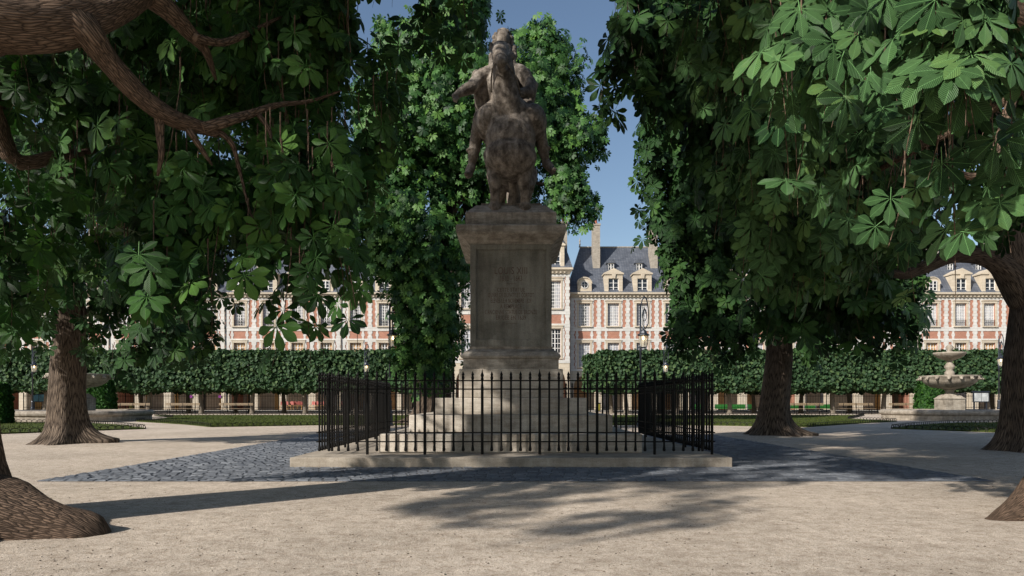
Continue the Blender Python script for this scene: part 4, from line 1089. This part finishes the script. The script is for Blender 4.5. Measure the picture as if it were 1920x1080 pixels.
def autolimbs(g, base, z0, z1, targets, r, wob=0.3, n=8):
    for t in targets:
        zz = random.uniform(z0, z1); a = Vector((base[0], base[1], zz)); b = Vector(t)
        m1 = a.lerp(b, 0.35)+Vector((random.uniform(-wob, wob), random.uniform(-wob, wob), random.uniform(0.1, 0.6)*wob*2)); m2 = a.lerp(b, 0.7)+Vector((random.uniform(-wob, wob), random.uniform(-wob, wob), wob*0.8))
        limb(g, [a, m1, m2, b], [r, r*0.65, r*0.4, r*0.12], n)
def tree(base, label, trunk_fn, blobs, tpl, mat, bark, scale=1.0, step=0.15, jit=0.13, twig=True, dens=1.0, group='horse chestnut trees round the statue', twr=0.004, lm=(3, 8)):
    r = empty('chestnut_tree', (base[0], base[1], 0), label, 'tree', group)
    g = G(); trunk_fn(g); build('trunk', g, bark, r, smooth=True)
    tw = [] if twig else None
    bl = [(c, rr_, max(1, int(n*dens))) for c, rr_, n in blobs]
    P, Nn, Y = sprays(bl, step, jit, lm[0], lm[1], tw)
    ok = keepers(P); P, Nn, Y = P[ok], Nn[ok], Y[ok]
    sc = scale*(0.72+0.5*RNG.random(len(P)))
    leaf_mesh('crown', tpl, P, Nn, Y, sc, mat, r)
    if twig:
        g = G()
        T_ = np.array([t[1] for t in tw]); keep = keepers(T_)
        for (a, b, c), k in zip(tw, keep):
            if k: g.tube([tuple(a), tuple(b), tuple((b+c)/2+np.array([0.02, 0.02, 0])), tuple(c)], [twr*1.6, twr*1.3, twr, twr*0.5], 4, cap=False)
        build('twigs', g, bark, r)
    print(label[:40], 'leaves', len(P), 'faces', len(P)*len(tpl[1]))
    return r
TN = leaf_template(10, 0.05, cols=(-1, -.5, 0, .5, 1)); TM = leaf_template(6); TF = leaf_template(4) 

# nearest tree on the left: its trunk just outside the frame
b2 = (-4.74, 5.35)
def t2(g):
    trunk_geo(g, b2, 9, 0.64, 0.30, 0.84, 6, 5, lean=(-0.5, 0.2), rooth=0.3, n=60, pw=1.2)
    limb(g, [(-4.8,5.35,0.55), (-4.35,5.28,0.18), (-3.9,5.22,0.05), (-3.5,5.2,-0.03), (-3.2,5.17,-0.07), (-3.07,5.16,-0.12)], [0.46,0.38,0.34,0.27,0.20,0.05], 24)
    limb(g, [(-4.6,5.1,0.5), (-4.2,4.75,0.1), (-3.85,4.5,-0.1), (-3.6,4.35,-0.2)], [0.42,0.3,0.2,0.1], 20)
    limb(g, [(-4.6,5.3,3.0), at(-60,62,5.0), at(60,48,5.1), at(150,38,5.3), at(230,5,5.6), at(300,-50,6.0)], [0.30, 0.215, 0.19, 0.165, 0.13, 0.10], 24)
    limb(g, [at(130,35,5.25), at(165,62,5.25), at(200,110,5.4), at(255,172,5.6), at(310,215,5.8), at(365,235,6.0), at(410,250,6.1)], [0.16, 0.11, 0.088, 0.082, 0.078, 0.065, 0.04], 16)
    limb(g, [at(380,240,6.0), at(425,228,6.1), at(470,213,6.3), at(520,197,6.5), at(580,190,6.8), at(640,170,7.0)], [0.05, 0.048, 0.038, 0.026, 0.018, 0.008], 10)
    limb(g, [at(260,-20,5.8), at(310,15,6.0), at(350,55,6.2), at(385,95,6.4), at(405,150,6.6)], [0.10, 0.09, 0.07, 0.04, 0.012], 12)
    limb(g, [at(365,70,6.2), at(420,80,6.5), at(480,55,6.9), at(530,30,7.2)], [0.04, 0.035, 0.025, 0.01], 8)
    limb(g, [at(298,205,5.75), at(300,250,5.8), at(302,290,5.8), at(296,330,5.85)], [0.045, 0.034, 0.025, 0.01], 10)
    limb(g, [at(350,238,5.95), at(375,275,6.0), at(398,310,6.1)], [0.035, 0.025, 0.01], 8)
    limb(g, [at(405,245,6.1), at(435,270,6.2), at(452,330,6.3), at(470,400,6.3), at(500,460,6.3)], [0.032, 0.024, 0.016, 0.01, 0.005], 8)
    limb(g, [at(485,215,6.35), at(505,245,6.4), at(510,275,6.4)], [0.03, 0.02, 0.01], 8)
    limb(g, [at(-40,110,7.0), at(20,292,7.4), at(110,292,7.6), at(190,280,8)], [0.14, 0.09, 0.06, 0.02], 10)
    autolimbs(g, (-4.5, 5.4), 4.5, 8, [(-8.6,2,8), (0.6,4.9,6.3), (-0.5,6,9.8), (-1,11.5,11.8), (-2.5,8.5,9), (-1.5,6,8.5), (-5,9.5,8), (-6.5,7.5,10), (-3.5,3.5,9), (0.4,9,8)], 0.14)
bl2 = [B(320,340,6.4,100,120,0.45,26), B(300,500,6.3,65,70,0.35,8), B(440,350,6.6,90,80,0.6,17), B(560,240,7.0,80,100,0.6,20), B(560,420,6.5,60,50,0.4,6), B(500,330,6.2,50,60,0.35,6),
       B(620,330,6.9,40,80,0.5,8), B(640,570,6.3,15,30,0.2,4), B(560,560,6.3,18,28,0.15,4), B(475,500,6.2,15,45,0.1,3), B(620,480,6.4,30,40,0.2,4), B(400,540,6.2,20,50,0.1,2), B(480,90,7.6,170,110,0.9,50), B(585,60,7.4,35,70,0.5,7), B(652,110,7.0,5,20,0.2,1), B(590,-30,7.2,60,40,0.5,6),
       B(330,60,8.2,160,120,1.0,40), B(150,230,8.2,190,120,0.9,50), B(160,400,8.0,160,90,0.9,20), B(20,450,7.0,60,100,0.6,10), B(60,160,7.6,90,90,0.8,20), B(700,240,7.6,35,50,0.3,4), B(740,150,8.0,20,30,0.3,2), B(690,330,7.8,30,40,0.3,3),
       ((-6.8,0.5,5.8),(2.2,1.5,0.6),34), ((-8.6,1.6,8.2),(3.2,2.8,2.0),110), ((-5.5,8.4,8.4),(2.2,1.8,1.0),110), ((-0.3,4.5,6.0),(1.9,1.3,0.6),90), ((-1.2,3.4,6.3),(1.4,0.9,0.5),60), ((2.2,6.3,6.2),(1.4,1.0,0.5),50), ((1.6,5.6,6.3),(1.5,1.3,0.7),55), ((0.5,7.2,8.8),(2.8,2,0.9),210), ((-0.5,5.6,9.9),(3.2,2.4,1.0),190), ((-0.8,11.8,11.8),(2.6,2.2,1.0),90),  # leaf blobs out of view, added to shade pedestal, foliage and gravel
       ((-5.0,9.5,7.2),(3.2,2.6,2.4),150), ((-2.6,9.5,7.0),(2.4,2.2,2.0),90), ((-6,6.5,8.6),(3.4,3.2,2.4),140), ((-3.2,5.2,9.2),(3.0,3.0,2.0),110), ((-4.5,8,10.5),(3.2,3.0,1.8),90)]
tree(b2, 'nearest left tree, its thick limb crossing the top left corner above one gravel root', t2, bl2, TN, M['leafnear'], M['bark'], 0.76, 0.13, 0.12, True, dens=1.3)

# lit trunk at left
b1 = (-10.75, 16.6)
def t1(g):
    trunk_geo(g, b1, 8.5, 0.43, 0.24, 1.0, 6, 12, lean=(-0.15, 0), rooth=0.30, n=48)
    autolimbs(g, b1, 3.3, 7, [(-8,15,5.5), (-7.2,18,6), (-13,15.5,6), (-12.5,18,6.5), (-9.5,14,7), (-11,20,7), (-10.5,16,11), (-8.5,17.5,9.5)], 0.15)
bl1 = [B(60,500,15.5,120,120,1.6,70), B(200,430,17,170,170,2.0,120), B(330,520,17.5,130,120,1.6,80), B(300,630,15.2,70,40,0.5,20), B(165,640,15.2,18,40,0.3,5), B(90,600,14.8,60,45,0.5,10), B(20,590,15,50,60,0.8,12), B(380,610,17.5,40,60,0.6,18),
       B(480,400,18,150,130,1.5,80), B(620,400,18.5,60,100,1.0,26), B(300,250,18,300,180,2.5,190), B(560,180,19,110,160,1.6,70), B(30,200,17,150,200,2,80), B(200,20,19,250,120,2.5,90), B(240,670,15.0,30,25,0.3,6),
       ((-10.6,16.5,10.5),(4.2,3.8,2.6),260), ((-11,15,8),(4,3,2.5),140), ((-12.5,20,12.5),(4,3,2.5),190)]  # last blob added high up to shade the tree behind the statue
tree(b1, 'left tree whose sunlit flared trunk stands before the left fountain', t1, bl1, TM, M['leafmid'], M['barkfine'], 1.0, 0.17, 0.15, True, dens=1.15, lm=(2, 5))

# tree behind the statue
b3 = (-3.75, 30.0)
def t3(g):
    trunk_geo(g, b3, 13, 0.60, 0.28, 1.3, 6, 21, lean=(1.4, 0), rooth=0.4, n=32)
    limb(g, [at(800,500,30), at(830,420,30), at(900,330,29.6), at(990,280,29), at(1080,240,28.6)], [0.32,0.26,0.18,0.10,0.03], 10)
    limb(g, [at(800,520,30), at(770,430,29.8), at(730,350,29.4), at(700,300,29)], [0.26,0.2,0.12,0.03], 10)
    autolimbs(g, (-3.2, 30), 5, 11, [at(690,450,29), at(850,80,30), at(1040,130,29.5), at(1100,360,29), at(760,150,30), at(930,200,28), at(940,100,31)], 0.2, 0.5)
bl3 = [B(860,5,30,65,60,1.6,110), B(850,45,30,70,60,2.0,85), B(800,120,30,100,80,2.2,140), B(725,70,30,22,40,0.6,12), B(770,55,30,16,30,0.5,6), B(800,250,29,140,120,2.4,260), B(720,330,29,90,110,2,130), B(930,260,29.5,150,160,2.8,330), B(1015,110,30,55,65,1.4,75), B(1030,190,29.5,60,90,1.8,100), B(1085,150,29.5,16,60,0.5,12),
       B(1070,280,29,50,80,1.2,70), B(1110,240,29,20,50,0.6,14), B(1125,268,29,10,22,0.3,4), B(1060,370,28.5,40,40,0.8,34), B(1100,365,28.5,35,28,0.6,18), B(1095,405,28.5,10,20,0.3,3), B(700,430,28.5,90,70,1.8,110), B(790,470,28,100,100,2.0,190), B(760,600,27.5,55,85,1.0,95), B(830,610,27.5,40,80,1.0,65), B(800,690,27.5,40,45,0.6,22),
       B(690,520,28,45,40,0.8,16), B(905,450,31,60,130,1.2,70), B(690,200,30,40,50,0.8,26), B(950,60,30.5,22,40,0.5,10)]
tree(b3, 'large tree with bright upper leaves directly behind the statue', t3, bl3, TF, M['leaffar'], M['barkfine'], 0.95, 0.22, 0.2, False, dens=1.6)

# middle right tree
b4 = (7.95, 20.6)
def t4(g):
    trunk_geo(g, b4, 10, 0.44, 0.24, 1.0, 6, 33, lean=(0.35, 0), rooth=0.34, n=40)
    autolimbs(g, (8.1, 20.6), 3.6, 8, [at(1250,380,20), at(1330,200,20), at(1560,300,20), at(1650,450,20), at(1380,500,19), at(1480,100,20), at(1230,250,20)], 0.17, 0.4)
bl4 = [B(1235,250,20,35,60,0.8,24), B(1215,300,20,22,40,0.5,8), B(1270,400,20,60,90,1.2,60), B(1225,440,19.6,25,35,0.4,8), B(1300,520,20,55,70,1.0,48), B(1290,625,19.5,35,45,0.5,10), B(1350,600,19.5,70,70,1.0,56), B(1330,300,20,90,160,1.6,140), B(1300,120,20.5,60,90,1.2,50),
       B(1450,350,20.5,150,220,2.2,260), B(1600,450,20.5,120,150,1.8,140), B(1690,560,20,45,90,0.8,36), B(1560,600,19.5,80,50,0.9,34), B(1180,372,20,14,18,0.3,3), B(1480,100,21,180,140,2.4,160), B(1700,300,20,60,200,1,50), ((8.1,20.6,11.5),(4,3.6,2.4),160)]
tree(b4, 'middle right tree with a dark trunk rising between the fence and the right fountain', t4, bl4, TM, M['leafmid'], M['barkfine'], 1.05, 0.19, 0.16, False, dens=1.1)

# right hand tree with the thick dark trunk
b5 = (10.75, 13.9)
def t5(g):
    trunk_geo(g, b5, 7.5, 0.64, 0.36, 1.15, 6, 44, lean=(-0.15, 0), rooth=0.38, n=48)
    limb(g, [at(1925,560,13.9), at(1888,505,13.8), at(1845,480,13.7), at(1790,478,13.6), at(1735,500,13.5), at(1690,515,13.4), at(1640,500,13.2)], [0.34,0.26,0.20,0.15,0.13,0.09,0.03], 16)
    limb(g, [at(1910,520,13.9), at(1885,450,13.8), at(1880,350,13.8), at(1870,250,13.8), at(1800,120,13.6)], [0.36,0.30,0.28,0.22,0.08], 16)
    limb(g, [at(1795,480,13.6), at(1760,440,13.5), at(1720,390,13.3), at(1690,330,13.0), at(1650,260,12.5)], [0.13,0.11,0.09,0.07,0.02], 10)
    autolimbs(g, b5, 4, 7, [(7,12,6), (8.5,10.5,6.5), (12.5,11.5,7), (12.5,16,7), (9,15.5,8.5), (10.5,12,10)], 0.16)
bl5 = [B(1560,420,12.5,130,140,1.1,75), B(1640,330,12,90,110,0.9,36), B(1500,540,12.8,70,80,0.7,22), B(1610,570,12.5,80,60,0.8,22), B(1680,400,12.5,40,60,0.6,10), B(1440,250,13,150,150,1.2,75), B(1650,100,13,160,130,1.2,75), B(1850,250,12.5,80,160,0.9,36), B(1915,400,12.3,20,60,0.7,5), B(1790,60,13.5,100,80,0.8,28),
       B(1180,110,12,40,90,0.5,9), B(1155,60,12,20,60,0.3,4), B(1145,170,12,12,40,0.2,3), B(1230,60,12.3,60,70,0.6,16), B(1280,180,12.3,50,70,0.6,14), B(1340,90,12.8,90,110,0.9,40), B(1265,20,12.5,80,40,0.8,16),
       ((10,13,10.5),(4,3.6,2.4),200), ((7,10,8.5),(3,2.8,1.8),120)]
tree(b5, 'right tree with the thickest dark trunk standing at the right edge of the photo', t5, bl5, TM, M['leafmid'], M['barkfine'], 1.1, 0.17, 0.15, True)

# nearest right tree: one root in view, big sunlit leaves overhead
b6 = (5.8, 6.2)
def t6(g):
    limb(g, [(5.6,6.1,0.7), (5.0,6.0,0.32), (4.5,5.88,0.08), (4.1,5.8,-0.05), (3.98,5.77,-0.08)], [0.45,0.33,0.2,0.09,0.03], 20)
    trunk_geo(g, b6, 9, 0.55, 0.3, 0.8, 6, 54, lean=(0, 0), rooth=0.30, n=52, pw=1.3)
    limb(g, [(5.6,6.2,3.2), at(1990,130,6.0), at(1920,45,5.9), at(1885,20,5.8), at(1860,-40,5.8)], [0.24,0.17,0.14,0.12,0.08], 16)
    limb(g, [(5.7,6.2,3.0), at(1960,150,6.2), at(1900,182,6.3), at(1800,238,6.6), at(1700,290,7.0), at(1613,343,7.4), at(1570,410,7.7), at(1520,470,8)], [0.09,0.06,0.045,0.04,0.034,0.026,0.018,0.008], 10)
    limb(g, [at(1740,268,6.9), at(1680,250,6.9), at(1600,200,7.0), at(1540,160,7.2)], [0.026,0.022,0.015,0.006], 8)
    limb(g, [at(1900,182,6.3), at(1850,320,5.6), at(1790,322,5.5)], [0.05,0.035,0.02], 8)
    autolimbs(g, b6, 4.5, 8, [(2.5,6,8.5), (4,9,9), (8,5,8), (7.5,8.5,9), (5,3,9), (1.5,8.5,8)], 0.14)
bl6 = [B(1480,70,4.4,60,50,0.25,3), B(1580,90,4.2,80,60,0.3,4), B(1740,60,3.7,80,50,0.25,4), B(1850,90,3.8,60,60,0.3,4), B(1790,170,3.8,90,40,0.25,3), B(1500,260,5.2,30,40,0.2,2), B(1680,390,4.3,16,12,0.1,1), B(1800,430,4.3,16,12,0.1,1), B(1885,300,4.2,30,80,0.2,2), B(1650,180,5.4,110,80,0.5,7),
       B(1540,300,6.6,110,90,0.6,14), B(1450,190,7.0,100,140,0.7,22), B(1600,110,7.6,170,110,0.8,36), B(1680,330,6.8,60,90,0.5,10), B(1400,400,7.6,80,90,0.7,13), B(1530,440,7.4,80,80,0.6,12), B(1650,480,7.4,50,60,0.5,5), B(1850,180,6.7,90,130,0.6,14), B(1350,60,8,70,100,0.7,15), B(1440,10,6.7,120,40,0.5,10),
       ((5.5,7,8.2),(3.2,3.2,2.2),120), ((2.6,8,8.6),(2.6,2.4,1.4),70)]
tree(b6, 'nearest right tree, big sunlit leaves top right and one root tip at the edge', t6, bl6, TN, M['leafbright'], M['bark'], 0.74, 0.14, 0.12, True, dens=1.5)

# clipped linden rows
def clipped(seed, second=False):
    rng = np.random.default_rng(seed)
    n = 5200; hx, hy = 2.3, 1.75; z0, z1 = 1.95, 5.12
    u = rng.random(n); P = np.zeros((n, 3)); Nn = np.zeros((n, 3))
    face = rng.random(n)
    X = (rng.random(n)*2-1)*hx; Y = (rng.random(n)*2-1)*hy; Z = z0+(z1-z0)*rng.random(n)
    s = np.sign(rng.random(n)-0.5)
    a = face < 0.46; b = (face >= 0.46) & (face < 0.62); c = (face >= 0.62) & (face < 0.80); d = face >= 0.80
    P[a] = np.stack([X, s*hy, Z], 1)[a]; Nn[a] = np.stack([X*0, s, X*0], 1)[a]
    P[b] = np.stack([s*hx, Y, Z], 1)[b]; Nn[b] = np.stack([s, X*0, X*0], 1)[b]
    P[c] = np.stack([X, Y, X*0+z1], 1)[c]; Nn[c] = [0, 0, 1]
    P[d] = np.stack([X, Y, X*0+z0], 1)[d]; Nn[d] = [0, 0, -1]
    # bulging clumps, ragged underside
    cc = rng.random((90, 3))*np.array([2*hx, 2*hy, z1-z0])-np.array([hx, hy, 0])+np.array([0, 0, z0])
    dd = np.linalg.norm(P[:, None, :]-cc[None], axis=2); near = np.exp(-(dd.min(1)/0.32)**2)
    inward = rng.random(n)**1.5*0.7*(1-near)
    P = P - Nn*inward[:, None] + Nn*near[:, None]*0.16
    low = d; P[low, 2] += 0.6*(np.abs(P[low, 0])/hx)**1.5 - 0.2 + 0.2*rng.random(low.sum())
    lowz = (P[:, 2] < z0+0.5) & a; P[lowz, 2] += 0.3*(np.abs(np.sin(P[lowz, 0]*1.7)))
    top = P[:, 2] > z1; P[top, 2] = z1+0.05*(P[top, 2]-z1)
    Nn = Nn + rng.normal(size=(n, 3))*0.55 + np.array([0, 0, 0.3]); Yv = rng.normal(size=(n, 3))*0.5+np.array([0, 0, -1.0])
    return P, Nn, Yv, 0.18+0.10*rng.random(n)
TS = small_template(1.0)
protos = []
for sd in (1, 2, 3):
    r = empty('linden_tree', (0, 0, 0), 'x', 'tree')
    g = G(); trunk_geo(g, (0, 0), 2.6, 0.19, 0.15, 0.3, 5, sd*7, rooth=0.12, n=12)
    for k in range(6):
        a = k*1.05+sd; limb(g, [(0,0,1.7), (0.6*math.cos(a),0.6*math.sin(a),2.1), (1.6*math.cos(a),1.3*math.sin(a),2.5)], [0.08,0.06,0.02], 6)
    build('trunk', g, M['barklin'], r, smooth=True)
    P, Nn, Yv, sc = clipped(sd)
    leaf_mesh('crown', TS, P, Nn, Yv, sc, M['leaflin'], r)
    protos.append(r)
slots = []
for row, d in ((0, 55.6), (1, 60.4)):
    xs = [((280+97*k)-960)*55.6/F for k in range(-5, 6)] + [((1173+97*k)-960)*55.6/F for k in range(0, 11)]
    for x in xs:
        if row == 1: x = x + (0.9 if x < 0 else -0.5)
        slots.append((x, d, row))
for i, (x, d, row) in enumerate(slots):
    k_ = (i % 22); k_ = 10-k_ if k_ < 11 else k_-11
    lb = ORD[k_]+' clipped linden of the '+('front' if row == 0 else 'shaded back')+' row '+('left' if x < 0 else 'right')+' of the statue, counted outward'
    p = protos[i % 3]
    if i < 3: o = p; o.location = (x, d, 0); o['label'] = lb
    else: o = copy_tree(p, (x, d, 0), label=lb, rz=math.pi*random.randint(0, 1))
    o['group'] = ('front' if row == 0 else 'back')+' row of clipped lindens '+('left' if x < 0 else 'right')+' of the statue'

# yew bushes by the fountains
def yew(px, d, wpx, h, label):
    r = empty('yew_bush', ((px-960)*d/F, d, 0), label, 'shrub')
    n = 5500; a = RNG.random(n)*6.283; z = RNG.random(n)*h; hw = wpx*d/F/2
    rr = hw*(1-0.35*(z/h)**3)*(0.75+0.25*RNG.random(n)**0.5); c, s = np.cos(a), np.sin(a); q = np.minimum(1/np.maximum(np.abs(c), np.abs(s)), 1.25)
    P = np.stack([(px-960)*d/F+rr*q*c, d+rr*q*s, z], 1)
    leaf_mesh('foliage', TS, P, np.stack([c, s, 0.4+0*a], 1)+RNG.normal(size=(n, 3))*0.5, np.stack([c*0.3, s*0.3, 1+0*a], 1)+RNG.normal(size=(n, 3))*0.3, 0.10+0.10*RNG.random(n), M['leafyew'], r)
    build('stem', G().tube([((px-960)*d/F, d, 0), ((px-960)*d/F, d, h*0.8)], 0.12, 8), M['barklin'], r)
yew(1745, 44, 44, 2.35, 'dark green yew bush left of the right fountain stem'); yew(191, 42, 40, 2.3, 'dark green yew bush right of the left fountain'); yew(-5, 30, 38, 1.7, 'dark green yew bush at the far left edge of the photo')
